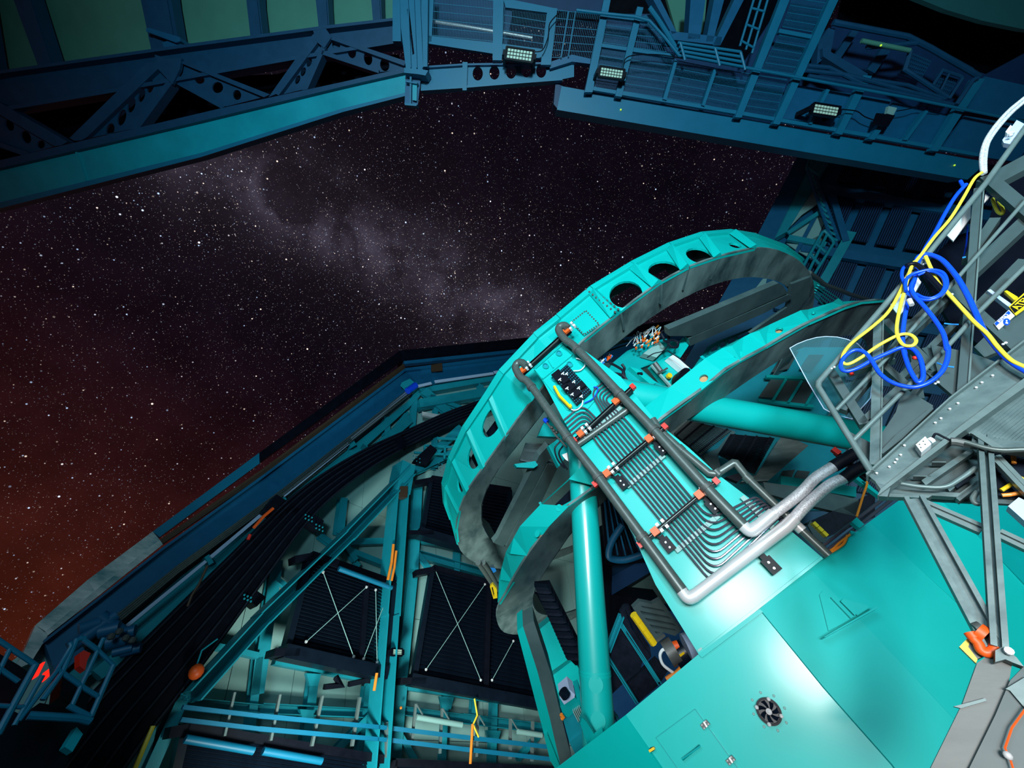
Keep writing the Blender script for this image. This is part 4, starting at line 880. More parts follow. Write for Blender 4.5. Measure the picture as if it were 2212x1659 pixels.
# underside bay beneath the beam
ub = thing('platform_underside', 'grey ribbed underside of the platform below the channel beam', 'platform', GALV.at(2000, 1080))
plate(GALV, Z7((1180, 970), (1560, 690), (2200, 700), (2200, 1260), (1560, 1230), (960, 1190)), .02, -.12).build('soffit', 'grey_plate', ub)
for pts in (Z7((1255, 1060), (1650, 800), (1680, 830), (1290, 1100)), Z7((1450, 1110), (1700, 930), (1720, 960), (1480, 1150)), Z7((1530, 1200), (1710, 1060), (1720, 1100), (1560, 1225)), Z7((960, 1160), (1340, 1180), (1310, 1200), (950, 1190)), Z7((1190, 1020), (1330, 1025), (1330, 1032), (1190, 1028)), Z7((1340, 910), (1450, 910), (1450, 918), (1340, 918)), Z7((1010, 1130), (1560, 1160), (1700, 1060), (1700, 1090), (1570, 1195), (1000, 1160))):
    plate(GALV, pts, .04, -.06).build('rib', 'galv', ub)
plate(GALV, Z7((1520, 1095), (1670, 995), (1690, 1018), (1540, 1125)), .02, -.05).build('vent', 'slat_black', ub)
tag(tubepx(GALV, Z7((1090, 1085), (1250, 1110), (1440, 1112), (1560, 1050), (1690, 960)), .010, .0, 10, sm=5).build('conduit', 'galv_rail', smooth=True), 'pale blue conduit curving under the platform', 'pipe')
tag(tubepx(GALV, Z7((1700, 1150), (1665, 1200), (1680, 1240), (1720, 1250)), .010, .0, 10, sm=5).build('conduit', 'galv_rail', smooth=True), 'short pale blue hose end behind the upright leg', 'hose')
# legs
NEAR = Plane(GALV.at(2140, 1150, .0), (-.5, -.86, .05))
lg_ = thing('angle_trestle', 'pair of galvanised angle legs meeting in a V at the lower right', 'frame', GALV.at(2165, 1415))
def LEG(p, q, w, off, nm='leg', m='galv', prof='C', th=.05): bar(GALV, p, q, w, th, off, prof, fl=.016 if prof != 'box' else None).build(nm, m, lg_)
LEG((2128, 935), (2160, 1398), 36, .06); LEG((1974, 1070), (2158, 1410), 46, .03, prof='C')
LEG((1998, 1088), (2122, 1142), 20, -.0, 'brace', 'galv_rail', 'C', .03); LEG((2158, 1150), (2260, 1198), 20, -.0, 'brace', 'galv_rail', 'C', .03); LEG((2150, 984), (2260, 1100), 20, -.02, 'brace', 'galv_rail', 'C', .03)
LEG((2100, 948), (2260, 972), 20, .03, 'top_rail', 'galv', 'box')
LEG((2108, 935), (2170, 975), 12, .065, 'cap', 'galv_rail', 'box', .02)
# foot, shackle, weathered plates in the corner
ft = thing('steel_pedestal', 'brownish weathered steel pedestal plates in the bottom right corner', 'pedestal', GALV.at(2130, 1640))
plate(GALV, [(2111, 1432), (2150, 1405), (2190, 1412), (2180, 1470), (2160, 1545), (2068, 1700), (1990, 1700), (2079, 1520)], .05, .02).build('side_plate', 'bare_metal', ft)
plate(GALV, [(2182, 1470), (2250, 1400), (2250, 1720), (2064, 1720), (2150, 1545)], .05, .04).build('front_plate', 'grey_plate', ft)
plate(GALV, [(2172, 1488), (2215, 1462), (2250, 1500), (2240, 1560), (2182, 1492)], .02, .055).build('strap', 'galv', ft)
plate(GALV, [(2060, 1526), (2128, 1508), (2131, 1514), (2076, 1530)], .02, .035).build('weld_line', 'galv', ft)
plate(GALV, [(2150, 1405), (2168, 1396), (2196, 1420), (2212, 1440), (2190, 1432), (2172, 1424), (2150, 1430)], .05, .08).build('foot_bracket', 'galv', ft)
m = MB(); m.disc(GALV.at(2178, 1408, .09), GALV.n, .012, .02, 10); m.build('bolt', 'steel_shiny', ft)
yp = thing('anchor_plate', 'yellow and grey anchor plate behind the orange shackle', 'plate', GALV.at(2108, 1433))
plate(GALV, ZD((1778, 768), (1850, 692), (1862, 705), (1838, 768), (1900, 850), (1892, 880)), .02, -.0).build('yellow_edge', 'yellow', yp)
plate(GALV, ZD((1858, 700), (1930, 740), (2010, 800), (1900, 850), (1838, 768)), .03, .0).build('grey_plate', 'bare_metal', yp)
sh = thing('shackle', 'worn orange bow shackle by the feet of the galvanised legs', 'shackle', GALV.at(2130, 1412))
tubepx(GALV, ZD((1860, 690), (1880, 720), (1905, 745), (1925, 790), (1960, 808), (2005, 795), (2018, 765)), .016, .03, 12, sm=5).build('bow', 'orange', sh, True)
tubepx(GALV, ZD((1850, 672), (1880, 712)), .02, .03, 12).build('eye', 'orange', sh, True); tubepx(GALV, ZD((1895, 660), (1955, 700)), .034, .025, 16).build('pin_barrel', 'orange', sh, True)
tubepx(GALV, ZD((1888, 655), (1932, 640)), .022, .03, 12).build('pin', 'bare_metal', sh, True)
tag(tubepx(GALV, [(2240, 1500), (2212, 1536), (2186, 1572), (2171, 1616), (2181, 1636), (2195, 1680)], .003, .07, 6).build('cord', 'orange'), 'thin red cord pinned zigzag over the pedestal', 'cord')
m = MB(); m.ball(GALV.at(2177, 1632, .075), .012); tag(m.build('knob', 'steel_shiny', smooth=True), 'small shiny knob holding the red cord', 'knob')
tag(plate(GALV, Z7((1945, 1265), (2030, 1195), (2140, 1250), (2140, 1440)), .05, .03).build('panel_box', 'lavender'), 'pale box at the right edge below the platform', 'box')
for pts, l_, m_ in ((Z7((1985, 825), (1992, 925)), 'short orange cable hanging down behind the galvanised leg', 'orange_cable'), (Z7((1850, 930), (1880, 965), (1920, 1000)), 'orange cable stub beside the galvanised leg', 'orange_cable'), (Z7((1895, 1180), (1960, 1175), (2040, 1165), (2140, 1195)), 'thick orange cable at the right edge under the platform', 'orange_cable'), (Z7((1890, 1140), (2000, 1075), (2060, 1040)), 'yellow tray edge glimpsed behind the galvanised leg', 'yellow')):
    tag(tubepx(GALV, pts, .008, -.08, 8, sm=3).build('cable' if m_ != 'yellow' else 'tray_edge', m_), l_, 'cable' if m_ != 'yellow' else 'tray')
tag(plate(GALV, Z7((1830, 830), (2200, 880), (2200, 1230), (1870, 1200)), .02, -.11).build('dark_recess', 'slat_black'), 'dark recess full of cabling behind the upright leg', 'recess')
# dark void behind the platform, put in as a black sheet, and things in it
tag(plate(GALV, Z5((1880, 560), (1980, 200), (2300, 60), (2300, 1300), (1800, 1450), (1600, 1300), (1360, 900), (1620, 640)), .05, -.75).build('gap_sheet', 'black_matte'), 'black sheet put in for the dark gaps behind the platform braces', 'cabinet')
tag(tubepx(GALV, Z5((1920, 350), (1935, 400), (1960, 450), (1990, 468), (2003, 450), (1990, 410), (1968, 370)), .009, -.2, 8, sm=4).build('cable_loop', 'yellow_cable'), 'small yellow cable loop hanging in the dark at upper right', 'cable')
tag(tubepx(GALV, Z5((1728, 560), (1722, 680), (1700, 800)), .004, -.2, 6, sm=3).build('cable', 'blue_cable'), 'thin blue cable hanging behind the platform post', 'cable')
tag(plate(GALV, Z5((2010, 1055), (2030, 1048), (2115, 1100), (2110, 1122), (2085, 1122)), .02, -.1).build('yellow_block', 'yellow'), 'small yellow block above the warning sign', 'block')
for pts in (Z5((1880, 1050), (1905, 1040), (2075, 1160), (2050, 1180)),): tag(plate(GALV, pts, .03, -.12).build('swing_bar', 'lavender'), 'pale blue bar above the notice sign', 'arm')
# signs
def text_on(pl, s, px, size_px, rot, parent, m, off, ext=.001):
    cu = bpy.data.curves.new('t', 'FONT'); cu.body = s; cu.align_x = 'CENTER'; cu.align_y = 'CENTER'; cu.extrude = ext; cu.size = 1; cu.offset = .02
    o = bpy.data.objects.new('t', cu); me = bpy.data.meshes.new_from_object(o); bpy.data.objects.remove(o)
    c0 = pl.at(*px, off); r = math.radians(rot); ex = (pl.at(px[0]+10*math.cos(r), px[1]-10*math.sin(r), off)-c0); k = ex.length/10; ex.normalize(); ey = pl.n.cross(ex); S = size_px*k
    mb = MB(); mb.v = [c0+ex*v.co.x*S+ey*v.co.y*S+pl.n*v.co.z for v in me.vertices]; mb.f = [tuple(p.vertices) for p in me.polygons]; bpy.data.meshes.remove(me)
    mb.build('lettering', m, parent)
sg = thing('warning_sign', 'yellow and black sign reading ATENCION at the right edge', 'sign', GALV.at(2200, 670))
plate(GALV, Z5((2045, 1172), (2300, 945), (2375, 1040), (2098, 1240)), .006, -.02).build('plate', 'yellow', sg)
plate(GALV, Z5((2055, 1174), (2300, 962), (2345, 1020), (2090, 1222)), .002, -.017).build('black_field', 'black', sg)
text_on(GALV, 'ATENCION', Z5((2205, 1092))[0], 17, 40.5, sg, 'yellow', -.014)
s2 = thing('notice_sign', 'white and blue sign reading AVISO with a round pictogram', 'sign', GALV.at(2160, 711))
plate(GALV, Z5((1932, 1302), (2045, 1198), (2090, 1242), (1968, 1348)), .006, -.02).build('plate', 'white', s2)
plate(GALV, Z5((1936, 1300), (2042, 1204), (2060, 1222), (1950, 1318)), .002, -.017).build('blue_band', 'blue_cable', s2)
text_on(GALV, 'AVISO', Z5((1998, 1262))[0], 9.5, 41, s2, 'white', -.014)
plate(GALV, ell(*Z5((2028, 1288))[0], 7.5, 7.5, 0, 20), .002, -.016).build('pictogram', 'blue_cable', s2)
plate(GALV, ell(*Z5((2028, 1280))[0], 1.8, 1.8, 0, 12), .002, -.013).build('pictogram_head', 'white', s2)
plate(GALV, Z5((2018, 1300), (2022, 1290), (2032, 1288), (2040, 1298), (2036, 1304)), .002, -.013).build('pictogram_body', 'white', s2)
# cables hanging on the platform
Yp = Z5((1840, 150), (1780, 200), (1700, 340), (1600, 500), (1480, 640), (1390, 760), (1320, 850), (1260, 960), (1200, 1090), (1120, 1220), (1000, 1330), (860, 1440), (790, 1520), (775, 1590), (820, 1612), (920, 1560), (1050, 1470), (1200, 1392), (1290, 1387), (1337, 1430), (1310, 1470), (1240, 1465), (1197, 1400), (1190, 1320), (1215, 1180), (1250, 1050), (1290, 900), (1325, 830))
n_ = len(Yp)
def cab(pts, r, offs, m, l_, name='cable'):
    P = [GALV.at(u, v, offs[0]+(offs[1]-offs[0])*i/(len(pts)-1)) for i, (u, v) in enumerate(pts)]
    return tag(MB().tube(smooth(P, 5), r, 10).build(name, m, smooth=True), l_, 'cable')
cab(Yp, .0085, (.085, .11), 'yellow_cable', 'yellow cable draped down the gate rail into a long drooping loop')
cab(Z5((1410, 790), (1450, 880), (1500, 980), (1580, 1070), (1680, 1180), (1780, 1290), (1880, 1380), (1960, 1480), (2060, 1580), (2160, 1630), (2240, 1670)), .009, (.09, .10), 'yellow_cable', 'yellow cable running down to the right over the channel beam')
Bp = Z5((1720, 240), (1640, 330), (1560, 460), (1480, 610), (1400, 740), (1350, 850), (1330, 950), (1290, 1080), (1260, 1200), (1240, 1330), (1235, 1440), (1255, 1540))+Z7((1110, 20), (1150, 150), (1200, 245), (1235, 280), (1268, 240), (1262, 150), (1235, 70), (1180, 10), (1090, 5), (980, 50), (860, 105), (740, 170), (650, 192), (612, 155), (640, 80), (720, 25), (800, 40), (862, 110), (920, 205), (1010, 275), (1120, 312), (1220, 316), (1330, 272), (1420, 190), (1462, 90), (1468, 0))+Z5((1572, 1500), (1545, 1380), (1470, 1260), (1380, 1150), (1320, 1080), (1300, 1020), (1330, 960))
cab(Bp, .0105, (.06, .13), 'blue_cable', 'long blue cable looping in figure eights below the gate rail')
cab(Z5((1335, 860), (1350, 800), (1400, 776), (1470, 785), (1550, 830), (1650, 950), (1730, 1090), (1790, 1220), (1850, 1350), (1930, 1460), (2030, 1570), (2160, 1659), (2260, 1710)), .0125, (.07, .09), 'blue_cable', 'thicker blue cable arching over and down to the right edge')
cab(Z5((1260, 1055), (1255, 1000), (1275, 950), (1340, 915), (1450, 893), (1540, 915), (1572, 985), (1550, 1060), (1480, 1110), (1400, 1122), (1310, 1095), (1262, 1060), (1250, 1000), (1228, 940), (1240, 880), (1290, 850)), .009, (.13, .10), 'blue_cable', 'round blue cable coil hanging from the rail clamp')
cab(Z5((1340, 1075), (1390, 1100), (1460, 1105), (1530, 1065), (1556, 1000), (1525, 935), (1440, 905), (1350, 935)), .007, (.12, .12), 'blue_cable', 'inner turn of the blue cable coil')
cab(Z5((1265, 862), (1300, 848), (1350, 858), (1430, 935), (1500, 1010), (1545, 1060)), .013, (.12, .11), 'black', 'black sleeve strapped across the cable coil', 'cable_sleeve')
m = tubepx(GALV, Z5((1285, 1120), (1305, 1160)), .012, .13, 10); tag(m.build('plug', 'steel_shiny', smooth=True), 'small metal plug end under the blue coil', 'plug')
tag(tubepx(GALV, Z5((1675, 215), (1700, 260)), .01, .0, 8).build('cable_end', 'blue_cable'), 'short blue cable end at the girder corner', 'cable')
for k, pts in enumerate((Z4((2270, 790), (2200, 845), (2080, 945), (1960, 1080), (1880, 1210), (1848, 1350), (1862, 1480)), Z4((2290, 810), (2210, 870), (2100, 965), (1985, 1095), (1905, 1220), (1880, 1350), (1880, 1470)))):
    P = [GALV.at(u, v, .06) for u, v in pts]; tag(MB().tube(smooth(P, 5), .011, 10).build('braided_cable', 'braid', smooth=True), ('outer', 'inner')[k]+' silver braided cable of the pair curving in at the top right', 'cable')
for u, v, l_ in (Z5((1395, 850))[0]+('bright clip holding the cables at the coil',), Z5((1590, 1090))[0]+('bright double clip on the brace below the black sleeve',), Z5((2000, 1460))[0]+('bright clip near the channel beam edge',), Z7((1365, 290))[0]+('bright clip under the lowest blue loop',), Z7((540, 170))[0]+('bright bolt on the gate rail edge',)):
    m = MB(); m.ball(GALV.at(u, v, .06), .006); m.ball(GALV.at(u+6, v-3, .06), .007); tag(m.build('clip', 'steel_shiny', smooth=True), l_, 'clip')
for pts, l_ in ((Z5((1552, 1302), (1605, 1308), (1662, 1310)), 'light blue tie lying across the brace'), (Z7((1380, 125), (1440, 150), (1515, 160)), 'light blue ties near the lower blue loop'), (Z5((1690, 800), (1716, 795)), 'light blue tie on the platform post')):
    tag(tubepx(GALV, pts, .004, .0, 6).build('cable_tie', 'blue_part'), l_, 'tie')
for u, v in Z7((1200, 85), (700, 212)): m = MB(); m.ball(GALV.at(u, v, .0), .011); tag(m.build('stop_button', 'red'), 'small red knob '+('inside the blue loops' if u > 1900 else 'beside the gate rail'), 'knob')
bk = thing('rail_bracket', 'grey bracket with shiny bolt clamped on the upper gate rail', 'bracket', GALV.at(2170, 306))
plate(GALV, Z4((2028, 1190), (2150, 1020), (2230, 1060), (2120, 1230), (2040, 1215)), .03, .03).build('plate', 'lavender', bk)
plate(GALV, Z4((2055, 1120), (2098, 1062), (2112, 1075), (2070, 1135)), .03, .06).build('tab', 'white', bk); m = MB(); m.disc(GALV.at(*Z4((2098, 1150))[0], .035), GALV.n, .016, .02, 14); m.ball(GALV.at(*Z4((2098, 1150))[0], .06), .011); m.build('bolt', 'steel_shiny', bk, True)
# clear acrylic disc
ap = Plane(GALV.at(1780, 800, -.25), GALV.n)
t = thing('acrylic_shield', 'clear round-edged acrylic shield behind the gate rail', 'shield', ap.at(1794, 891))
q = [(1706, 752), (1722, 743), (1742, 735), (1764, 729), (1784, 727), (1808, 728), (1830, 733), (1852, 742), (1890, 780), (1880, 860), (1840, 905), (1800, 894), (1780, 883), (1763, 855), (1745, 825)]
plate(ap, q, .006).build('sheet', 'acrylic', t)
tubepx(ap, q+q[:1], .003, 0, 6).build('polished_edge', 'lavender', t)
# ============================================================ DOME WALL FRAME, SLIT EDGE, LOUVRES (lower left)
W_ = WALL
sl = thing('slit_edge', 'long dark edge of the dome opening with a shiny foil-covered lower end', 'slit edge', W_.at(77, 1352))
def seg(ptsT, ptsB, th, off, m, name, parent, label=None):
    for (a, b), (c, d) in zip(zip(ptsT, ptsT[1:]), zip(ptsB, ptsB[1:])):
        plate(W_, [a, b, d, c], th, off).build(name, m, parent, label=label)
seg([(560, 978), (864, 757), (1160, 727), (1600, 676)], [(560, 1000), (868, 780), (1160, 750), (1600, 700)], .5, .25, 'black', 'edge_cap', sl)
seg([(330, 1148), (560, 978)], [(345, 1160), (562, 1000)], .5, .25, 'steel_gantry', 'edge_cap', sl)
seg([(77, 1350), (190, 1252), (330, 1148)], [(98, 1364), (205, 1276), (345, 1166)], .5, .30, 'foil', 'foil_wrap', sl, 'wrinkled reflective foil')
seg([(98, 1364), (205, 1276), (345, 1166)], [(104, 1372), (212, 1288), (352, 1176)], .3, .38, 'foil', 'foil_tape', sl, 'bright creased foil strip')
plate(W_, [(77, 1350), (104, 1372), (66, 1432), (30, 1448), (50, 1410)], .3, .30).build('foil_end', 'foil', sl)
seg([(345, 1166), (568, 1012), (872, 785)], [(350, 1176), (572, 1024), (876, 796)], .3, .34, 'brown', 'seal_strip', sl)
seg([(872, 780), (1160, 750), (1600, 700)], [(874, 786), (1160, 757), (1600, 708)], .2, .34, 'steel_deep', 'seal_strip', sl)
gr = thing('slit_girder', 'broad blue box girder running under the dome opening edge', 'girder', W_.at(110, 1400))
T1 = [(95, 1385), (350, 1186), (572, 1026), (876, 798), (1160, 763), (1600, 714)]; T2 = [(115, 1440), (372, 1220), (600, 1052), (896, 822), (1160, 781), (1600, 734)]; T3 = [(125, 1462), (380, 1234), (610, 1064), (903, 832), (1160, 790), (1600, 744)]
seg(T1, T2, .4, .30, 'steel_deep', 'web', gr); seg(T2, T3, .5, .48, 'steel_deep', 'lower_flange', gr)
seg([(a, b-3) for a, b in T1], [(a+1, b+3) for a, b in T1], .5, .42, 'steel_deep', 'upper_flange', gr)
for k in range(4): tag(tubepx(W_, [(175+k*3, 1392+k*4), (380+k*2, 1226+k*3), (612+k*2, 1056+k*3), (886+k*2, 838+k*3)], .018, .62, 6).build('conduit', 'pipe_grey'), ('uppermost', 'second', 'third', 'lowest')[k]+' of the four thin conduits running along the blue slit girder', 'pipe', 'conduits along the slit girder')
g2 = thing('track_girder', 'second blue girder parallel to the slit with gaps showing pale panels', 'girder', W_.at(200, 1460))
seg([(135, 1466), (392, 1244), (622, 1076), (880, 868), (905, 838)], [(150, 1496), (412, 1272), (640, 1100), (884, 880), (912, 850)], .35, .34, 'steel_blue', 'web', g2)
seg([(903, 838), (1160, 795)], [(905, 850), (1160, 806)], .3, .34, 'steel_blue', 'web', g2); seg([(905, 862), (1160, 818)], [(908, 880), (1160, 836)], .3, .5, 'steel_blue', 'web', g2)
for a, b in (((268, 1357), (445, 1212)), ((456, 1203), (602, 1080)), ((613, 1070), (753, 957)), ((760, 948), (878, 850)), ((902, 834), (932, 827)), ((940, 824), (1066, 806)), ((1068, 804), (1150, 792))):
    tag(bar(W_, a, b, 7 if a[0] < 900 else 5, .05, .62).build('lit_gap_strip', 'lavender'), {268: 'lowest pale strip between the slit girders', 456: 'second pale strip up between the slit girders', 613: 'third pale strip up between the slit girders', 760: 'fourth pale strip up, just below the bend of the girders', 902: 'short pale strip right at the bend of the girders', 940: 'pale strip right of the bend of the girders', 1068: 'pale strip ending behind the upper ring'}[a[0]], 'strip')  # pale colour stands for lit wall panels seen through the girder gaps
seg([(200, 1448), (445, 1240), (640, 1100), (884, 895)], [(222, 1466), (462, 1258), (656, 1114), (892, 912)], .3, .52, 'steel_blue', 'lower_web', g2)
for u, v in ((448, 1207), (608, 1075), (756, 953)): plate(W_, [(u-6, v-4), (u+4, v-10), (u+14, v+8), (u+4, v+14)], .2, .55).build('crossing', 'steel_blue', g2)
# black cable chain
cc = thing('cable_chain', 'wide black curved cable chain sweeping up from the bottom left', 'cable chain', W_.at(200, 1700))
cp = [(1105, 856, 26), (1030, 881, 28), (967, 905, 30), (892, 940, 33), (801, 986, 42), (711, 1045, 54), (635, 1112, 68), (537, 1225, 92), (430, 1350, 120), (337, 1457, 140), (245, 1564, 156), (150, 1690, 170)]
cp2 = [V((a, b, c)) for a, b, c in cp]; cs = smooth(cp2, 4)
def side(s):
    out = []
    for i, p in enumerate(cs):
        a = cs[max(i-1, 0)]; b = cs[min(i+1, len(cs)-1)]; d = (b-a); k = math.hypot(d.x, d.y); out.append((p.x-d.y/k*p.z/2*s, p.y+d.x/k*p.z/2*s))
    return out
S1, S2 = side(1), side(-1)
for i in range(len(cs)-1):
    m = plate(W_, [S1[i], S1[i+1], S2[i+1], S2[i]], .25, 1.0); m.build('link', 'black_matte', cc)
for f in (-.92, -.5, -.1, .3, .7, .94):
    sd = side(f); P = [W_.at(u, v, 1.02) for u, v in sd]; m = MB().tube(P, .022, 6); m.build('cable', 'fabric_black', cc, True)
for u, v in ((900, 985), (955, 1000), (667, 1112), (690, 1133), (535, 1285), (400, 1500)):
    m = MB()
    for i in range(3):
        for j in range(2): m.ball(W_.at(u+i*7-7, v+j*8+i*3, 1.05), .022, n=6)
    m.build('bolts', 'steel_blue', cc)
for q in ([(598, 1068), (625, 1085), (650, 1100), (606, 1120), (572, 1100)], [(895, 992), (930, 960), (945, 972), (925, 1000)], [(675, 1108), (700, 1125), (690, 1145), (664, 1128)], [(540, 1265), (575, 1290), (555, 1310), (528, 1290)]):
    plate(W_, q, .3, 1.0).build('mount_plate', 'black', cc)
# dome frame members on the wall
fr = thing('dome_steelwork', 'teal steel frame of posts and braces bolted to the pale dome wall', 'frame', W_.at(845, 1640))
def M_(p, q, w, off=.35, th=.25, prof='I', m='steel_blue', name='brace', par=None): return bar(W1 if name == 'diagonal_beam' else W_, p, q, w, th, off, prof).build(name, m, par or fr)
M_((892, 1016), (758, 1156), 24, 1.35, .5, 'C', name='diagonal_beam'); M_((760, 1154), (575, 1335), 27, 1.35, .5, 'C', name='diagonal_beam'); M_((577, 1333), (424, 1502), 30, 1.35, .5, 'C', name='diagonal_beam')
M_((880, 1022), (1000, 968), 16, .5, name='beam'); M_((905, 1008), (997, 922), 18, .55, name='beam'); bar(W1, (884, 1000), (872, 1062), 30, .5, 1.3).build('node', 'steel_blue', fr)
M_((904, 1040), (893, 1240), 20, .5, name='post'); M_((894, 1230), (866, 1490), 22, .5, name='post'); M_((868, 1480), (850, 1670), 26, .5, .3, name='post')
bar(W1, (872, 1060), (851, 1330), 27, .45, 1.3, 'C').build('post', 'steel_blue', fr); bar(W1, (851, 1326), (826, 1670), 28, .45, 1.3, 'C').build('post', 'steel_blue', fr)
for a, b, w in (((566, 1530), (840, 1543), 22), ((360, 1511), (566, 1531), 20), ((838, 1531), (1000, 1552), 20), ((1000, 1552), (1190, 1575), 22), ((880, 1484), (1190, 1530), 13), ((596, 1428), (830, 1474), 13), ((755, 1170), (858, 1167), 13), ((753, 1186), (844, 1222), 11), ((905, 1196), (1060, 1240), 16), ((880, 1150), (1010, 1160), 11), ((905, 1165), (1010, 1186), 10), ((455, 1392), (560, 1416), 14), ((905, 880), (985, 860), 10)):
    M_(a, b, w, .38, .2, 'C' if w > 15 else 'box', name='beam')
for a, b, w in (((682, 1450), (655, 1670), 19), ((797, 1480), (776, 1670), 14), ((965, 1500), (956, 1670), 12), ((1025, 1512), (1022, 1560), 9), ((1069, 1518), (1065, 1670), 13), ((1122, 1420), (1130, 1520), 10), ((600, 1210), (556, 1500), 26), ((560, 1420), (540, 1600), 18), ((744, 1075), (735, 1152), 16), ((898, 838), (891, 925), 13), ((942, 870), (940, 1010), 10), ((1040, 830), (1030, 880), 12), ((836, 900), (838, 940), 12), ((720, 1000), (724, 1030), 12), ((658, 1070), (662, 1090), 11), ((990, 1180), (984, 1290), 12)):
    M_(a, b, w, .30, .2, 'I', name='post')
for a, b, w in (((815, 1531), (680, 1670), 15), ((838, 1543), (900, 1645), 13), ((797, 1474), (820, 1512), 9), ((884, 1478), (848, 1515), 10), ((916, 842), (975, 895), 17), ((822, 964), (882, 890), 7), ((930, 855), (1010, 885), 8), ((892, 1180), (930, 1230), 10), ((770, 1210), (735, 1155), 12), ((776, 1215), (756, 1240), 12), ((790, 960), (772, 990), 12), ((780, 962), (806, 985), 12), ((640, 1280), (600, 1250), 10), ((692, 1155), (740, 1190), 12), ((1120, 1640), (1165, 1590), 12)):
    M_(a, b, w, .42, .15, 'I', name='brace')
for u, v in ((678, 1462), (1066, 1585), (664, 1540), (965, 1512)): plate(W_, [(u-16, v-8), (u+16, v-6), (u+9, v+20), (u-9, v+20)], .1, .40).build('haunch', 'steel_blue', fr)
plate(W1, [(866, 1050), (881, 1050), (880, 1074), (864, 1074)], .2, 1.36).build('clamp', 'brown', fr, label='brown clamp')
plate(W_, [(932, 788), (955, 784), (956, 800), (932, 802)], .05, .52).build('bracket', 'brown', fr, label='brown bracket')
# black louvre units
def louvre(q, n, label, nslat=26, off=1.0, side_=True, dv=None):
    TL, TR, BR, BL = q; W_ = WALL.pick(q); t = thing('louver', label, 'louver', W_.at(*BL, off))
    plate(W_, [TL, TR, BR, BL], .03, off-.16).build('backing', 'black', t)
    a, b, c_, d = P2(W_, q, off)
    for i in range(nslat):
        k = (i+.5)/nslat; p = a.lerp(d, k); r = b.lerp(c_, k); h = (d-a).length/nslat*.5; m = MB(); ex = (r-p).normalized(); ez = (W_.n+V((0, 0, .55))).normalized(); ez = (ez-ex*ez.dot(ex)).normalized(); ey = ez.cross(ex)
        m.box(p, ex, ey, ez, (0, -h, -.01), ((r-p).length, h*.7, .005)); m.build('slat', 'slat_black', t)
    for s, e, w in ((TL, BL, .1), (TR, BR, .06)): m = MB(); m.wire(W_.at(*s, off), W_.at(*e, off), .12, .2, W_.n); m.build('side_frame', 'slat_black', t)
    m = MB(); m.wire(W_.at(*TL, off), W_.at(*TR, off), .12, .3, W_.n); m.build('top_frame', 'black', t)
    m = MB(); m.wire(W_.at(BL[0]-10, BL[1]+6, off), W_.at(BR[0], BR[1]+8, off), .22, .4, W_.n); m.build('sill', 'slat_black', t)
    m = MB(); m.wire(W_.at(BL[0]-34, BL[1]+10, off), W_.at(BL[0]+20, BL[1]+10, off), .12, .4, W_.n); m.build('sill_bracket', 'black', t)
    m = MB(); m.wire(W_.at(TL[0]-38, TL[1]+12, off), W_.at(TL[0]+4, TL[1]+4, off), .14, .3, W_.n); m.build('top_bracket', 'black', t)
    for e, f in dv or ():
        (u0, v0), (u1, v1) = ZW(e, f); m = MB(); m.tube([W_.at(u0, v0, off+.1), W_.at(u1, v1, off+.1)], .0085, 6); tr_ = m.build('tie_rod', 'panel', t, True)
        for u, v in ((u0, v0), (u1, v1)): m = MB(); m.ball(W_.at(u, v, off+.1), .035, n=6); m.build('tie_end', 'steel_shiny', tr_)
    return t
l1 = louvre([(668, 1200), (848, 1262), (828, 1448), (617, 1402)], 1, 'black louver unit left of the teal pillar', 26, dv=(((450, 280), (665, 875)), ((755, 385), (330, 770)), ((820, 405), (830, 915)), ((905, 440), (735, 890))))
l2 = louvre([(933, 1228), (1175, 1292), (1170, 1515), (894, 1462)], 1, 'black louver unit right of the teal pillar', 27, dv=(((1240, 265), (1560, 1040)), ((1590, 365), (1175, 965)), ((1790, 765), (1640, 1040))))
l3 = louvre([(930, 1035), (1100, 1060), (1100, 1200), (912, 1145)], 1, 'upper black louver unit seen past the curved ring edge', 18)
l4 = louvre([(398, 1572), (830, 1642), (820, 1800), (360, 1740)], 1, 'long black louver unit along the bottom edge left of the pillar', 18)
l5 = louvre([(850, 1646), (1200, 1662), (1200, 1800), (840, 1790)], 1, 'black louver unit along the bottom edge right of the pillar', 16)
plate(W_, [(1053, 1262), (1063, 1265), (1056, 1492), (1045, 1488)], .15, 1.1).build('mullion', 'black', l2); plate(W_, [(790, 1240), (800, 1243), (786, 1440), (776, 1438)], .1, 1.08).build('mullion', 'black', l1)
for a, b, l_ in (((568, 1622), (695, 1644), 'grey-blue tube lamp lying on the bottom louver'), ((732, 1228), (846, 1270), 'unlit tube lamp along the top of the left louver'), ((400, 1596), (548, 1622), 'grey-blue tube lamp at the left end of the bottom louver'), ((900, 1549), (998, 1566), 'pale tube lamp on the guard rail right of the pillar'), ((1118, 1580), (1170, 1588), 'pale tube lamp partly behind the slanting leg')):
    tag(tubepx(W_, [a, b], .055 if b[0] < 900 or a[0] > 1000 or True else .05, 1.25, 12).build('tube_lamp', 'steel_gantry' if a[0] < 880 else 'panel', smooth=True), l_, 'lamp')
for pts, l_ in (([(700, 1484), (735, 1480), (725, 1462)], 'black bracket arm under the left louver'), ([(753, 1478), (790, 1470), (815, 1472)], 'second black bracket arm under the left louver')):
    tag(tubepx(W_, pts, .06, .8, 4).build('bracket', 'black'), l_, 'bracket')
flood([(847, 1401), (869, 1402), (868, 1417), (846, 1416)], 1.3, 'small flood lamp fixed to the teal pillar between the louvers', W_)
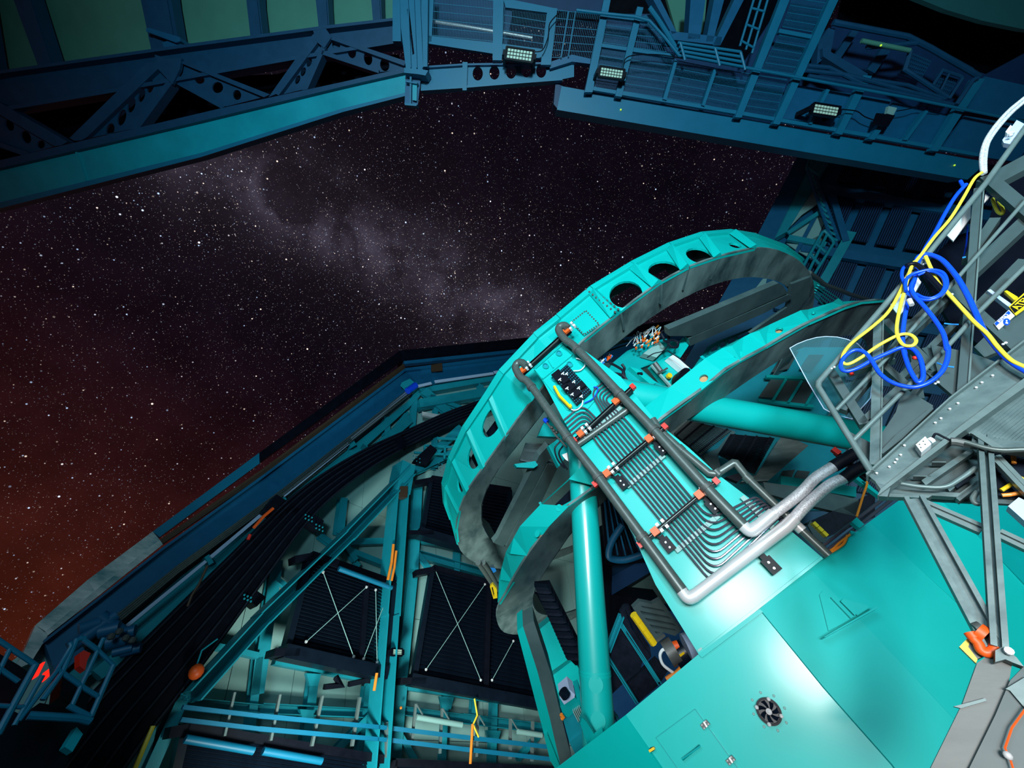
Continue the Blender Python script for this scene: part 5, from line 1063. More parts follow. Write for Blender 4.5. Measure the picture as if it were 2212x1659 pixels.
# guard rails
gd = thing('guard_rail', 'long double guard rail crossing the wall near the bottom', 'railing', W_.at(760, 1610))
for P in ([(396, 1527), (560, 1546), (836, 1572), (1000, 1592), (1190, 1614)], [(392, 1554), (560, 1574), (836, 1598), (1000, 1618), (1190, 1640)]):
    for a, b in zip(P, P[1:]): bar(W_, a, b, 10, .08, 1.3).build('rail', 'steel_gantry', gd)
for a, b in ((606, 1500), (586, 1600)), ((698, 1503), (675, 1612)), ((779, 1506), (762, 1612)), ((899, 1520), (890, 1610)), ((956, 1530), (951, 1628)), ((1033, 1543), (1030, 1635)), ((1104, 1552), (1103, 1640)), ((1152, 1558), (1150, 1645)), ((508, 1495), (486, 1590)), ((836, 1560), (838, 1650)):
    bar(W_, a, b, 5, .06, 1.22).build('post', 'galv_rail', gd)
for u, v in ((1033, 1543), (899, 1520), (956, 1530), (1104, 1552)): tubepx(W_, [(u, v), (u+14, v+24)], .018, 1.25, 6).build('stay', 'galv_rail', gd)
# handrails above the upper louvre
h3 = thing('handrail', 'small teal handrail cage beside the upper part of the curved ring', 'railing', W_.at(940, 1000))
for pts in ([(895, 977), (990, 982)], [(918, 962), (990, 966)], [(918, 962), (916, 1000)], [(962, 964), (960, 990)], [(945, 946), (990, 948)]): bar(W_, *pts, 4, .05, .9).build('rail', 'steel_blue', h3)
tag(bar(W_, (912, 893), (962, 902), 8, .1, .8).build('tube_lamp', 'steel_shiny'), 'shiny tube lamp below the bend of the slit girders', 'lamp')
for pts, m_, l_, r in (([(850, 1176), (846, 1215), (838, 1252)], 'orange_cable', 'orange hose left of the pillar top', .035), ([(856, 1190), (852, 1225), (846, 1254)], 'orange_cable', 'second orange hose left of the pillar top', .03), ([(814, 1454), (808, 1492)], 'orange_cable', 'orange hose below the left louver', .03), ([(1021, 1564), (1016, 1650)], 'orange_cable', 'orange hose hanging behind the guard rail', .03), ([(1025, 1509), (1031, 1545), (1022, 1565), (1034, 1592)], 'yellow_cable', 'yellow rope knotted on the guard rail', .02), ([(331, 1568), (312, 1612), (291, 1662)], 'yellow_cable', 'yellow-green strap at the bottom left', .03), ([(448, 1222), (430, 1262), (415, 1285), (405, 1310)], 'brown', 'tan strap hanging along the cable chain', .02), ([(590, 1098), (570, 1115), (548, 1140)], 'orange', 'orange rope end hooked over the pale strips', .03), ([(540, 1155), (536, 1165)], 'red', 'small red hook on the cable chain edge', .03)):
    tag(tubepx(W_, pts, r, 1.35, 8).build('hose' if 'hose' in l_ else 'rope', m_), l_, 'hose' if 'hose' in l_ else 'rope')
of = thing('work_lantern', 'orange hanging lantern on the diagonal beam', 'lantern', W_.at(424, 1462)); m = MB(); m.ball(W_.at(424, 1451, 1.3), .105, (1, 1, 1.05), 12); m.build('shade', 'orange', of, True, label=None); tubepx(W_, [(424, 1440), (436, 1405), (470, 1380)], .012, 1.3, 6).build('hanger', 'steel_blue', of)
for u, v, l_ in ((803, 1523, 'small orange light left of the pillar'), (866, 1529, 'small orange light right of the pillar')): m = MB(); m.ball(W_.at(u, v, .9), .03, n=8); tag(m.build('indicator_light', 'orange_cable'), l_, 'light')
bl = thing('drive_motor', 'blue drive motor tucked at the bend of the slit girders', 'motor', W_.at(885, 845)); tubepx(W_, [(880, 845), (898, 832)], .12, .8, 12).build('barrel', 'blue_cable', bl, True); plate(W_, [(868, 826), (885, 818), (898, 828), (880, 838)], .2, .85).build('gearbox', 'steel_blue', bl)
# bottom-left corner: walkway cage, drive gear, red-lit spot
LC = plane3((60, 1450, 4.2), (240, 1500, 4.6), (120, 1659, 4.0))
wk = thing('corner_walkway', 'dark blue railed walkway cage in the bottom left corner', 'walkway', LC.at(100, 1650))
for pts, r in ((ZL((-60, 725), (260, 940)), .022), (ZL((75, 815), (-20, 1010)), .02), (ZL((250, 935), (-20, 1430)), .03), (ZL((300, 1010), (100, 1360)), .02), (ZL((495, 775), (505, 800), (400, 980), (130, 1330)), .022), (ZL((-30, 940), (130, 1050)), .02), (ZL((600, 745), (540, 760), (440, 985), (300, 1180)), .025), (ZL((560, 735), (690, 830)), .025), (ZL((730, 745), (500, 1235)), .022), (ZL((800, 935), (640, 1300)), .025), (ZL((400, 960), (600, 1100), (700, 1160)), .022), (ZL((480, 1220), (640, 1300)), .025), (ZL((-30, 1220), (180, 1230)), .02), (ZL((690, 830), (800, 935)), .02), (ZL((200, 1290), (560, 1310), (640, 1330)), .035)):
    tubepx(LC, pts, r, .3, 8).build('rail', 'steel_gantry', wk, True)
for pts in (ZL((-60, 1180), (160, 1290), (280, 1200), (560, 1250), (660, 1340), (420, 1700), (-60, 1700)), ZL((440, 1010), (640, 1130), (600, 1260), (420, 1160))):
    plate(LC, pts, .2, -.1).build('side_plate', 'black', wk)
plate(LC, ZL((540, 1370), (585, 1420), (510, 1545), (455, 1510)), .1, .1).build('lamp_box', 'truss_web', wk)
plate(LC, ZL((-60, 820), (40, 880), (140, 940), (220, 1000), (40, 1350), (-60, 1400)), .1, -.3).build('back_plate', 'black', wk)
rd = thing('red_beacon', 'glowing red beacon behind the bottom left railings', 'lamp', LC.at(88, 1470)); 
for q in (ZL((250, 960), (300, 915), (320, 910), (270, 1010), (235, 1030)), ZL((295, 1050), (320, 980), (345, 960), (350, 1010), (320, 1040))): plate(LC, q, .05, .15).build('lens', 'red_lamp', rd)
dg = thing('winch', 'cluster of shiny blue drive fittings above the walkway cage', 'winch', W_.at(260, 1400))
for u, v, r in ((232, 1388, .16), (250, 1372, .12), (215, 1365, .14), (262, 1410, .10), (244, 1410, .09)): m = MB(); p = W_.at(u, v, 1.0); m.tube([p, p+V((.2, .07, .08))], r*.7, 12); m.build('drum', 'steel_deep', dg, True)
for u, v in ((286, 1383), (240, 1375), (258, 1364), (272, 1378)): m = MB(); m.ball(W_.at(u, v, 1.3), .05, n=8); m.build('fitting', 'bare_metal', dg, True)
for a, b in (((215, 1330), (262, 1366)), ((150, 1400), (250, 1330)), ((170, 1360), (215, 1345))): tubepx(W_, [a, b], .09, 1.0, 12).build('duct', 'steel_deep', dg, True)
tag(plate(LC, ZL((560, 850), (590, 830), (640, 850), (615, 900), (600, 970), (560, 940)), .1, -.15).build('red_lit_equipment', 'red'), 'equipment block inside the walkway cage with red light put in its colour', 'equipment')  # red glow on the block is put into its colour
# frame beside the chain at the bottom left
M_((400, 1500), (310, 1700), 26, .8, .3, 'I', name='post'); M_((330, 1560), (300, 1700), 22, .7, .2, 'I', name='post'); M_((345, 1600), (330, 1660), 10, .75, .1, 'box')
# ============================================================ FAR RIGHT WALL
R_ = FARR
for q in ([(1727, 330), (1760, 335), (1673, 520), (1637, 506)], [(1758, 335), (1800, 336), (1700, 500), (1673, 515)]): plate(R_, q, .3, .1).build('edge_band', 'steel_blue' if q[0][0] != 1727 else 'steel_deep', fw)
for q in (Z5((540, 275), (600, 380), (470, 470), (380, 560)), Z5((600, 480), (660, 560), (640, 690), (380, 630)), Z5((350, 690), (640, 720), (560, 820), (420, 740)), Z5((170, 960), (200, 960), (170, 1090), (60, 1100)), Z5((540, 660), (650, 600), (660, 640), (560, 760))):
    plate(R_, q, .05, .05).build('pale_panel', 'panel', fw)
def colx(u0, v): return u0-.45*(v-336)
rows_ = [(340, 392), (418, 505), (552, 640), (665, 760), (785, 880), (905, 1010)]
for ri, (v0, v1) in enumerate(rows_):
    for ci in range(7):
        u0 = 1832+ci*62+ (12 if ri else 0); u1 = u0+44; sk = .16
        f = lambda u, v: (colx(u, v), v+(u-1832)*sk)
        q = [f(u0, v0), f(u1, v0), f(u1, v1), f(u0, v1)]
        if q[2][0] < 1560: continue
        t = plate(R_, q, .05, .0).build('louver_panel', 'slat_black', fw)
        a, b, c_, d = P2(R_, q, .05); m = MB(); nn = 9
        for i in range(nn): k = (i+.5)/nn; m.wire(a.lerp(b, k), d.lerp(c_, k), .035, .05, R_.n)
        m.build('louver_slats', 'steel_night', fw, kind='stuff')
for v0 in (402, 526, 650, 770, 892): 
    q = [(colx(1815, v0), v0-4), (colx(2260, v0+70), v0+68), (colx(2260, v0+70), v0+84), (colx(1815, v0), v0+16)]; plate(R_, q, .2, .12).build('beam', 'steel_deep', fw)
bar(R_, (1797, 415), (1828, 520), 15, .2, .3).build('brace', 'steel_deep', fw); bar(R_, (1702, 503), (1775, 455), 8, .1, .3).build('brace', 'steel_blue', fw); bar(R_, (1703, 512), (1784, 528), 12, .15, .25).build('beam', 'steel_blue', fw)
bar(R_, (1840, 500), (1772, 620), 20, .2, .25).build('post', 'steel_blue', fw); bar(R_, (1712, 560), (1764, 462), 8, .1, .2).build('brace', 'steel_deep', fw); bar(R_, (1740, 340), (1795, 520), 0.1, .01, .2)
ld = thing('cage_ladder', 'dark caged ladder leaning beside the far right wall', 'ladder', R_.at(1800, 515))
for a, b in (((1743, 360), (1797, 520)), ((1756, 368), (1812, 520))): tubepx(R_, [a, b], .06, .6, 8).build('rail', 'steel_deep', ld, True)
for i in range(12):
    k = (i+.5)/12; a = lerp2((1743, 360), (1797, 520), k); b = lerp2((1756, 372), (1812, 520), k); tubepx(R_, [a, (b[0], b[1]+6)], .04, .62, 6).build('rung', 'steel_blue', ld)
for pts in (Z5((505, 130), (510, 90), (545, 10)), Z5((600, 20), (520, 120), (590, 165), (610, 150), (660, 40)), Z5((560, 25), (530, 90))): tubepx(R_, pts, .045, .65, 8).build('hoop', 'steel_blue', ld, True)
h5 = thing('wall_handrail', 'blue rounded handrail frame behind the right end of the upper ring', 'railing', R_.at(1760, 600))
for pts in (Z5((480, 860), (620, 610), (640, 595), (700, 660), (710, 690), (560, 930)), Z5((530, 770), (600, 850)), Z5((570, 690), (650, 760)), Z5((660, 620), (520, 900))): tubepx(R_, pts, .045, .7, 8).build('rail', 'steel_blue', h5, True)
# ============================================================ INSTRUMENTS INSIDE THE RINGS
IN = plane3((1400, 760, 6.6), (1500, 860, 6.4), (1330, 830, 6.2))
cm = thing('camera_housing', 'teal instrument housing with angled plates between the two rings', 'instrument', IN.at(1420, 850))
for q, m_, off in ((Z6((880, 960), (1060, 890), (1180, 870), (1330, 930), (1250, 1000), (1060, 1060), (870, 1130), (760, 1060)), 'teal_dim', .0), (Z6((1060, 1065), (1210, 985), (1400, 1130), (1200, 1230), (1180, 1220)), 'teal', .12), (Z6((760, 1070), (900, 1020), (1080, 1180), (1170, 1235), (900, 1200), (720, 1140)), 'teal_dim', .05), (Z6((900, 1080), (960, 1095), (1100, 1200), (1060, 1215)), 'teal', .15), (Z6((1230, 975), (1300, 860), (1340, 920), (1280, 1010)), 'teal', .2), (Z6((1000, 980), (1120, 890), (1170, 940), (1100, 1010)), 'panel', .15), (Z6((1190, 1010), (1232, 985), (1345, 1085), (1310, 1112)), 'white', .25)):
    plate(IN, q, .12, off).build('cover', m_, cm)
plate(IN, Z6((1060, 1065), (1070, 1060), (1215, 1218), (1205, 1225)), .04, .22).build('rail', 'panel', cm)
for a, b, r in (((1085, 1050), (1130, 1110), .04), ((1110, 1130), (1180, 1090), .015)): tubepx(IN, Z6(a, b), r, .25, 8).build('piston', 'bare_metal', cm, True)
m = MB(); m.disc(IN.at(*Z6((1187, 1152))[0], .2), IN.n, .045, .05, 6); tag(m.build('stop_button', 'yellow'), 'small yellow push button block on the instrument housing', 'button')
tag(plate(IN, ell(*Z6((1315, 1140))[0], 13, 16, 20), .2, .5).build('motor_end', 'black'), 'round black motor end beside the white cover', 'motor')
random.seed(11)
for k, (cx, cy, sx, sy, n_, cols_, l_) in enumerate(((1025, 880, 95, 60, 60, ('orange', 'white', 'truss_web', 'panel', 'orange_cable'), 'crowded panel of orange and white connectors on the instrument'), (705, 1030, 55, 26, 20, ('blue_part', 'white', 'orange', 'blue_part'), 'row of blue connectors at the left of the instrument'))):
    t = thing('connector_panel', l_, 'connectors', IN.at(*Z6((cx, cy+40))[0], .2))
    for i in range(n_):
        x = random.uniform(-1, 1); y = random.uniform(-1, 1); u, v = Z6((cx+x*sx, cy+y*sy-x*sx*.5))[0]; p = IN.at(u, v, .25); d_ = (IN.n+V((random.uniform(-.5, .5), random.uniform(-.5, .5), .3))).normalized()
        m = MB(); m.tube([p, p+d_*random.uniform(.03, .07)], random.uniform(.010, .017), 6); m.build('connector', random.choice(cols_), t)
    for i in range(10 if k == 0 else 4):
        x = random.uniform(-.9, .9); u, v = Z6((cx+x*sx, cy-x*sx*.5-10))[0]
        P = [IN.at(u, v, .3), IN.at(u+random.uniform(-8, 8), v-random.uniform(12, 24), .35), IN.at(u-random.uniform(8, 30), v+random.uniform(-6, 8), .3)]
        m = MB().tube(smooth(P, 5), .0035, 5); m.build('lead', 'white_cable', t)
cbd = thing('cable_bundle', 'bundle of dark cables fanning out left of the connector panel', 'cables', IN.at(1290, 800))
for k in range(16):
    u, v = Z6((760-k*9+random.uniform(-20, 20), 935+random.uniform(-25, 30)))[0]
    P = [IN.at(u-random.uniform(20, 40), v+random.uniform(10, 24), .1), IN.at(u, v, .25), IN.at(u+random.uniform(20, 48), v-random.uniform(5, 26), .15)]
    MB().tube(smooth(P, 5), .013, 6).build('cable', 'fabric_black' if k % 4 else 'pipe_grey', cbd)
for pts, l_ in ((Z6((700, 1060), (760, 1120), (840, 1140), (880, 1180)), 'lowest black cable sagging left of the instrument'), (Z6((690, 1080), (720, 1130), (780, 1160), (850, 1165)), 'black cable under the blue connectors'), (Z6((840, 1060), (860, 1090), (850, 1130), (872, 1178)), 'black cable hooking down right of the blue connectors'), (Z6((750, 1050), (800, 1075), (850, 1110), (860, 1150)), 'upper black cable curling below the blue connectors'), (Z6((960, 1130), (985, 1128), (988, 1138)), 'tiny black handle on the teal cover'), (Z6((1155, 870), (1135, 830), (1160, 812), (1190, 850), (1180, 890), (1150, 880)), 'black cable loop right of the connector panel'), (Z6((1180, 900), (1210, 880), (1255, 895), (1255, 930), (1210, 930), (1185, 905)), 'lower black cable loop right of the connector panel'), (Z6((1030, 1010), (1080, 980), (1150, 960), (1200, 900)), 'thin black cable crossing the white connector cover'), (Z6((1180, 960), (1260, 1010), (1320, 1060), (1380, 1110)), 'thin black cable over the white cover plate')):
    tag(tubepx(IN, pts, .02 if 'thin' not in l_ else .008, .45, 6, sm=5).build('cable', 'fabric_black'), l_, 'cable')
rk = thing('rail_cage', 'teal railing seen between the instrument and the lower ring', 'railing', IN.at(1500, 760, -1))
for pts in (Z6((1380, 1100), (1490, 940), (1560, 900), (1800, 800), (1790, 850), (1560, 960), (1490, 990)), Z6((1490, 940), (1500, 990)), Z6((1560, 900), (1570, 960)), Z6((1620, 875), (1630, 930)), Z6((1690, 845), (1700, 895)), Z6((1430, 1100), (1480, 1000))): tubepx(IN, pts, .035, -.8, 8).build('rail', 'teal_dim', rk, True)
# ============================================================ STRUCTURE BEHIND THE TRUSS TUBE (right centre)
BK = plane3((1500, 1000, 7.5), (1800, 1000, 7.0), (1650, 1200, 6.6))
for k, (q, l_, nb) in enumerate(((ZC((650, 130), (760, 30), (1110, 110), (860, 310)), 'dark grille rack left of the grey arm below the glossy tube', 22), (ZC((1000, 300), (1100, 140), (1450, 170), (1290, 460)), 'second grille rack with crossing wires right of the grey arm', 22))):
    t = thing('grille_rack', l_, 'rack', BK.at(*q[3])); plate(BK, q, .04, -.12).build('backing', 'black' if k == 0 else 'steel_blue', t)
    a, b, c_, d = P2(BK, q)
    for i in range(nb): m = MB(); f = (i+.5)/nb; m.wire(a.lerp(b, f), d.lerp(c_, f), .016, .04, BK.n); m.build('bar', 'black' if k else 'grey_plate', t)
    for f in (.1, .35, .6, .9): m = MB(); m.wire(a.lerp(d, f), b.lerp(c_, f), .035, .07, BK.n); m.build('cross_bar', 'black', t)
for q, m_, l_ in ((ZC((530, 130), (740, -10), (780, 20), (650, 130), (830, 300), (960, 400), (780, 260)), 'marble', 'dark smeared arm left of the grille racks'), (ZC((870, 310), (1000, 250), (1110, 110), (1140, 120), (1000, 320), (1020, 400), (960, 420)), 'marble_flat', 'grey arm between the two grille racks'), (ZC((1300, 470), (1480, 190), (1530, 140), (1720, 230), (1400, 510), (1180, 520), (1240, 470)), 'marble', 'broad smeared dark arm right of the grille racks'), (ZC((1360, 520), (1720, 570), (2120, 660), (2120, 800), (1700, 700), (1380, 610)), 'marble_flat', 'thick dark curved bar passing behind the braided hoses'), (ZC((1230, 430), (1250, 430), (1160, 520), (1060, 480)), 'fabric_black', 'black bellows piece beneath the grille rack'), (ZC((1700, 850), (2250, 600), (2250, 800), (1870, 960), (1740, 860)), 'fabric_black', 'dark fabric sheet behind the yellow bumper strip'), (ZC((1500, 470), (2100, 560), (2100, 640), (1500, 540)), 'teal_dim', 'teal beam behind the braided hoses')):
    tag(plate(BK, q, .15, -.2 if 'teal beam' not in l_ else -.5).build('strut', m_), l_, 'strut')
FA2 = Plane(BK.at(1700, 900, -2.2), BK.n)
tp = thing('louver_bank', 'dim teal louver panels seen behind and above the glossy tube', 'wall section', FA2.at(1700, 1100))
plate(FA2, Z7((-900, 500), (300, 0), (650, 0), (650, 1300), (-900, 1300)), .1, -.2).build('sheet', 'steel_blue', tp)
for q in (Z7((60, 250), (180, 245), (70, 400), (-40, 395)), Z7((190, 255), (300, 265), (190, 440), (90, 420)), Z7((310, 270), (420, 300), (330, 460), (205, 445)), Z7((360, 60), (480, 60), (380, 190), (290, 170)), Z7((150, 985), (250, 975), (210, 1060), (110, 1060)), Z7((270, 980), (370, 990), (330, 1070), (230, 1070)), Z7((390, 1000), (480, 1010), (440, 1080), (350, 1080)), Z7((150, 60), (280, 30), (200, 170), (60, 200))):
    plate(FA2, q, .05, .05).build('pale_louver', 'grey_plate', tp)
for a, b in ((Z7((20, 230), (450, 250))), (Z7((-40, 420), (400, 470))), (Z7((180, 250), (70, 430))), (Z7((305, 265), (190, 450))), (Z7((430, 300), (330, 470)))): bar(FA2, a, b, 6, .1, .15).build('beam', 'teal_dim', tp)
sx = thing('yellow_bumper', 'yellow segmented bumper strip beside the guide rods', 'bumper', BK.at(1780, 1160))
for i in range(3): a, b = lerp2((1758, 1128), (1789, 1158), i/3), lerp2((1758, 1128), (1789, 1158), (i+.92)/3); bar(BK, a, b, 7, .1, .3).build('segment', 'yellow', sx)
plate(BK, Z7((370, 1380), (440, 1440), (510, 1510), (480, 1560), (420, 1540), (350, 1420)), .05, .2, ()).build('slotted_plate', 'grey_plate', sx)
for k, (a, b, l_) in enumerate((((1776, 1180), (1915, 1072), 'upper polished guide rod entering the housing'), ((1786, 1190), (1925, 1080), 'lower polished guide rod entering the housing'))):
    tag(tubepx(FE, [a, b], .013, -.02, 10).build('guide_rod', 'tube_steel', smooth=True), l_, 'rod')
gb = thing('rod_bracket', 'pale teal bracket riding on the two guide rods', 'bracket', FE.at(1862, 1130)); plate(FE, Z7((700, 1390), (740, 1355), (800, 1410), (760, 1440)), .05, .06).build('block', 'teal', gb); plate(FE, Z7((690, 1460), (730, 1470), (700, 1490)), .03, .03).build('lug', 'teal', gb)
for pts, l_ in ((Z7((800, 1060), (822, 1085), (785, 1200), (740, 1350)), 'orange cable pair hanging above the rod bracket'), (Z7((665, 1500), (640, 1560), (590, 1600), (525, 1640)), 'orange cable curling under the guide rods'), (Z7((690, 1490), (600, 1560), (560, 1600), (530, 1620)), 'second orange cable curling under the guide rods')):
    tag(tubepx(FE, pts, .009, -.0, 8, sm=5).build('cable', 'orange_cable', smooth=True), l_, 'cable')
tag(plate(FE, Z7((745, 1010), (800, 1060), (940, 1180), (925, 1190), (720, 1040)), .05, -.05).build('edge_plate', 'teal'), 'thin teal edge plate under the end of the channel beam', 'plate')
st = thing('hose_strut_rail', 'short black strut rail holding the two black rubber sleeves', 'rail', FACE.at(1870, 1010)); bar(FACE, (1806, 975), (1876, 1035), 9, .05, .12, 'C', fl=.006).build('channel', 'slat_black', st); m = MB(); m.box(FACE.at(1806, 975, .12), TF, AX, NF, (-.02, -.03, -.03), (.02, .03, .02)); m.build('end_cap', 'red', st)
for u, v in ((1842, 980), (1868, 1000)): m = MB(); m.disc(FACE.at(u, v, .14), NF, .04, .04, 14); m.build('hose_clamp', 'steel_shiny', st, True)
plate(FACE, Z7((60, 1220), (160, 1300), (200, 1400), (120, 1330)), .1, -.2)
# ============================================================ LOWER CENTRE: leg, bellows, motors, bumper plate
LP = front(5.2); LM = front(4.6)
sg_ = thing('slanting_strut', 'teal leg with dark inner face slanting down from the lower ring to the housing', 'leg', LM.at(1210, 1650))
plate(LM, ZB((243, 590), (288, 552), (470, 1000), (585, 1640), (560, 1700), (500, 1600), (440, 1350)), .35, .0).build('teal_side', 'teal', sg_)
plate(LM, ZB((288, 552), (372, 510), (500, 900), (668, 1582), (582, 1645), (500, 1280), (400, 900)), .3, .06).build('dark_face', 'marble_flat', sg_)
plate(LM, ZB((455, 1420), (480, 1400), (575, 1640), (500, 1590)), .1, .05).build('foot', 'teal', sg_)
BP = front(6.2)
for q, l_ in ((ZB((400, 592), (500, 508), (672, 790), (512, 902), (440, 700)), 'upper teal cover panel behind the slanting leg'), (ZB((512, 942), (686, 812), (745, 920), (745, 1180), (580, 1200), (530, 1060)), 'lower teal cover panel behind the slanting leg')):
    tag(plate(BP, q, .15).build('cover_sheet', 'teal_dim'), l_, 'panel')
be = thing('bellows', 'black accordion bellows left of the upright teal tube', 'bellows', LP.at(1240, 1440))
for i in range(20):
    f = i/19; cx, cy = lerp2((440, 250), (700, 800), f); w = 62+18*f
    q = ZB((cx-w, cy-4), (cx+w*.6, cy+2), (cx+w*.95, cy+14), (cx+w*.5, cy+24), (cx-w*.8, cy+17))
    m = plate(LP, q, .10+.06*(i % 2), .1+.05*(i % 2)); m.build('fold', 'fabric_black' if i % 2 else 'slat_black', be)
plate(LP, ZB((380, 230), (500, 220), (800, 820), (700, 860), (640, 800)), .1, -.1).build('backing', 'black', be)
mo = thing('drive_motor', 'grey and teal geared motor at the foot of the upright tube', 'motor', LM.at(1250, 1620))
tubepx(LM, ZB((600, 1060), (625, 1095)), .055, .2, 12).build('end_cap', 'slat_black', mo, True)
for q, m_, o_ in ((ZB((575, 1110), (650, 1045), (695, 1085), (690, 1110), (610, 1165)), 'lavender', .15), (ZB((580, 1180), (695, 1105), (740, 1170), (650, 1260), (610, 1260)), 'teal_dim', .12), (ZB((700, 1090), (735, 1070), (760, 1150), (740, 1180), (710, 1130)), 'teal_dim', .2), (ZB((600, 1275), (690, 1210), (760, 1350), (650, 1460)), 'steel_blue', .1), (ZB((650, 1460), (755, 1375), (800, 1480), (700, 1560)), 'steel_blue', .12)):
    plate(LM, q, .2, o_).build('casing', m_, mo)
for i in range(5): a, b = ZB((682+i*12, 1222-i*8), (722+i*10, 1300-i*8)); bar(LM, a, b, 2, .05, .16).build('fin', 'panel', mo)
tag(tubepx(LM, ZB((585, 1240), (600, 1262), (590, 1275)), .02, .2, 8).build('cable', 'orange_cable'), 'orange cable stub at the left of the geared motor', 'cable')
bf = thing('angle_stand', 'light blue angle frame standing behind the housing edge', 'frame', LM.at(1400, 1500))
for a, b, w in ((ZB((1062, 478), (955, 755))+[11]), (ZB((1058, 545), (1362, 1012))+[9]), (ZB((960, 812), (1182, 1160))+[7]), (ZB((985, 1240), (1030, 1290))+[8])): bar(LM, a, b, w, .06, .1, 'C', fl=.012).build('angle_bar', 'steel_blue', bf)
bg_ = thing('fabric_cover', 'black pleated fabric cover inside the blue angle frame', 'cover', LM.at(1360, 1480))
for q, o_ in ((ZB((1050, 555), (1225, 820), (1200, 900), (1060, 1010), (980, 1085), (960, 830)), .02), (ZB((1050, 450), (1080, 400), (1130, 560), (1240, 720), (1290, 790), (1250, 830), (1100, 610)), .08), (ZB((1080, 400), (1120, 395), (1170, 560), (1280, 720), (1290, 790), (1200, 680)), .0), (ZB((1100, 1010), (1330, 810), (1420, 900), (1350, 1010), (1190, 1150)), -.1)):
    plate(LM, q, .06, o_).build('fold', 'fabric_black', bg_)
bu = thing('bumper_plate', 'grey slotted plate with yellow segmented bumper edge', 'plate', LM.at(1420, 1390))
plate(LM, ZB((1145, 410), (1200, 358), (1300, 378), (1362, 343), (1535, 580), (1475, 628), (1385, 600), (1330, 678)), .06, .3, [ZB(*h) for h in (((1208, 392), (1380, 424), (1405, 442), (1225, 408)), ((1200, 432), (1420, 476), (1445, 495), (1222, 458)), ((1238, 486), (1460, 530), (1484, 550), (1262, 512)), ((1275, 538), (1470, 575), (1488, 588), (1300, 566)), ((1312, 592), (1365, 600), (1340, 616)))]).build('slotted_plate', 'grey_plate', bu)
for i in range(4): a, b = lerp2(*ZB((1150, 460), (1312, 690)), i/4), lerp2(*ZB((1150, 460), (1312, 690)), (i+.93)/4); tubepx(LM, [a, b], .04, .36, 8).build('bumper_segment', 'yellow', bu, True)
bar(LM, *ZB((1310, 695), (1400, 625)), 3, .03, .35).build('edge_rod', 'bare_metal', bu)
m2 = thing('servo_motor', 'dark servo motor with orange connector beside the housing corner', 'motor', LM.at(1460, 1430))
for a, b, r, mt in (((1410, 770), (1480, 730), .13, 'bare_metal'), ((1470, 800), (1560, 745), .12, 'slat_black'), ((1560, 720), (1620, 700), .14, 'lavender'), ((1455, 715), (1500, 700), .05, 'orange')): tubepx(LM, ZB(a, b), r, .25, 16).build('barrel' if mt != 'orange' else 'connector', mt, m2, True)
plate(LM, ZB((1510, 780), (1545, 755), (1552, 765), (1518, 792)), .01, .42).build('label_plate', 'yellow', m2)
plate(LM, ZB((1440, 800), (1500, 770), (1530, 830), (1475, 855)), .12, .3).build('base', 'slat_black', m2)
tag(tubepx(LM, ZB((1420, 740), (1380, 735), (1358, 780), (1380, 850), (1440, 900), (1478, 925)), .016, .3, 8, sm=5).build('cable', 'white_cable', smooth=True), 'white cable looping left of the servo motor', 'cable')
tag(tubepx(LM, ZB((1535, 815), (1530, 870), (1490, 920), (1440, 950), (1410, 970)), .028, .32, 8, sm=5).build('cable', 'orange_cable', smooth=True), 'orange cable curving below the servo motor', 'cable')
# dark beam, painted shade plates and cable racks in the gap left of the column
DK = front(7.5)
for q, m_, l_ in ((ZB((975, 170), (1250, 10), (1300, 120), (980, 310)), 'steel_night', 'dark blue box beam crossing the gap left of the arm'), (ZB((910, 300), (1360, 350), (1160, 370), (1000, 600), (940, 640)), 'black', 'black plate with shade put in its colour above the bracket frame'), (ZB((890, -150), (980, -200), (985, 600), (950, 900), (900, 400)), 'black', 'black plate put in as the shadow beside the upright tube')):
    tag(plate(DK, q, .4).build('girder', m_), l_, 'girder')  # the black plates are painted shade, the blue one a beam
tag(plate(front(8.6), [(1238, 1420), (1325, 1310), (1500, 1325), (1530, 1420), (1350, 1620), (1220, 1580)], .3).build('dark_backing', 'steel_night'), 'dark blue backing sheet added deep behind the black fabric cover', 'housing')  # added sheet that darkens the gap where pale wall would show
cr = thing('cable_rack', 'rack of dark cables in the gap left of the support arm', 'rack', DK.at(1370, 1200))
for i in range(9):
    a, b = lerp2((1305, 1068), (1338, 1085), i/8), lerp2((1318, 1200), (1385, 1200), i/8); bar(DK, a, b, 3, .05, .4).build('strip', 'slat_black' if i % 2 else 'steel_deep', cr)
plate(DK, [(1296, 1050), (1345, 1080), (1400, 1215), (1310, 1222)], .1, .2).build('backing', 'black', cr)
tubepx(DK, ZC((240, 860), (160, 980), (130, 1080), (150, 1130), (260, 1140), (400, 1095)), .06, .5, 10, sm=4).build('trunk_hose', 'steel_deep', cr, True)
# fittings left of the column, under the ring
sm_ = thing('sensor_probe', 'thin sensor arm with blue cap at the upper left of the support arm', 'sensor', FACE.at(1224, 960, -.2))
tubepx(FACE, ZA((925, 365), (960, 410), (1000, 470), (1075, 550)), .012, -.05, 8).build('arm', 'bare_metal', sm_, True); tubepx(FACE, ZA((918, 352), (938, 372)), .03, -.05, 10).build('cap', 'blue_cable', sm_, True)
for c_ in ZA((985, 430), (1005, 445), (970, 410)): m = MB(); m.ball(FACE.at(*c_, -.03), .022, n=8); m.build('fitting', 'bare_metal', sm_, True)
for pts, l_ in ((ZA((1030, 510), (990, 560), (1010, 640), (1060, 700)), 'outer black hose curling beside the upright tube'), (ZA((1050, 540), (1020, 590), (1040, 650), (1080, 710)), 'inner black hose curling beside the upright tube')): tag(tubepx(FACE, pts, .010, -.1, 8, sm=5).build('hose', 'black'), l_, 'hose')
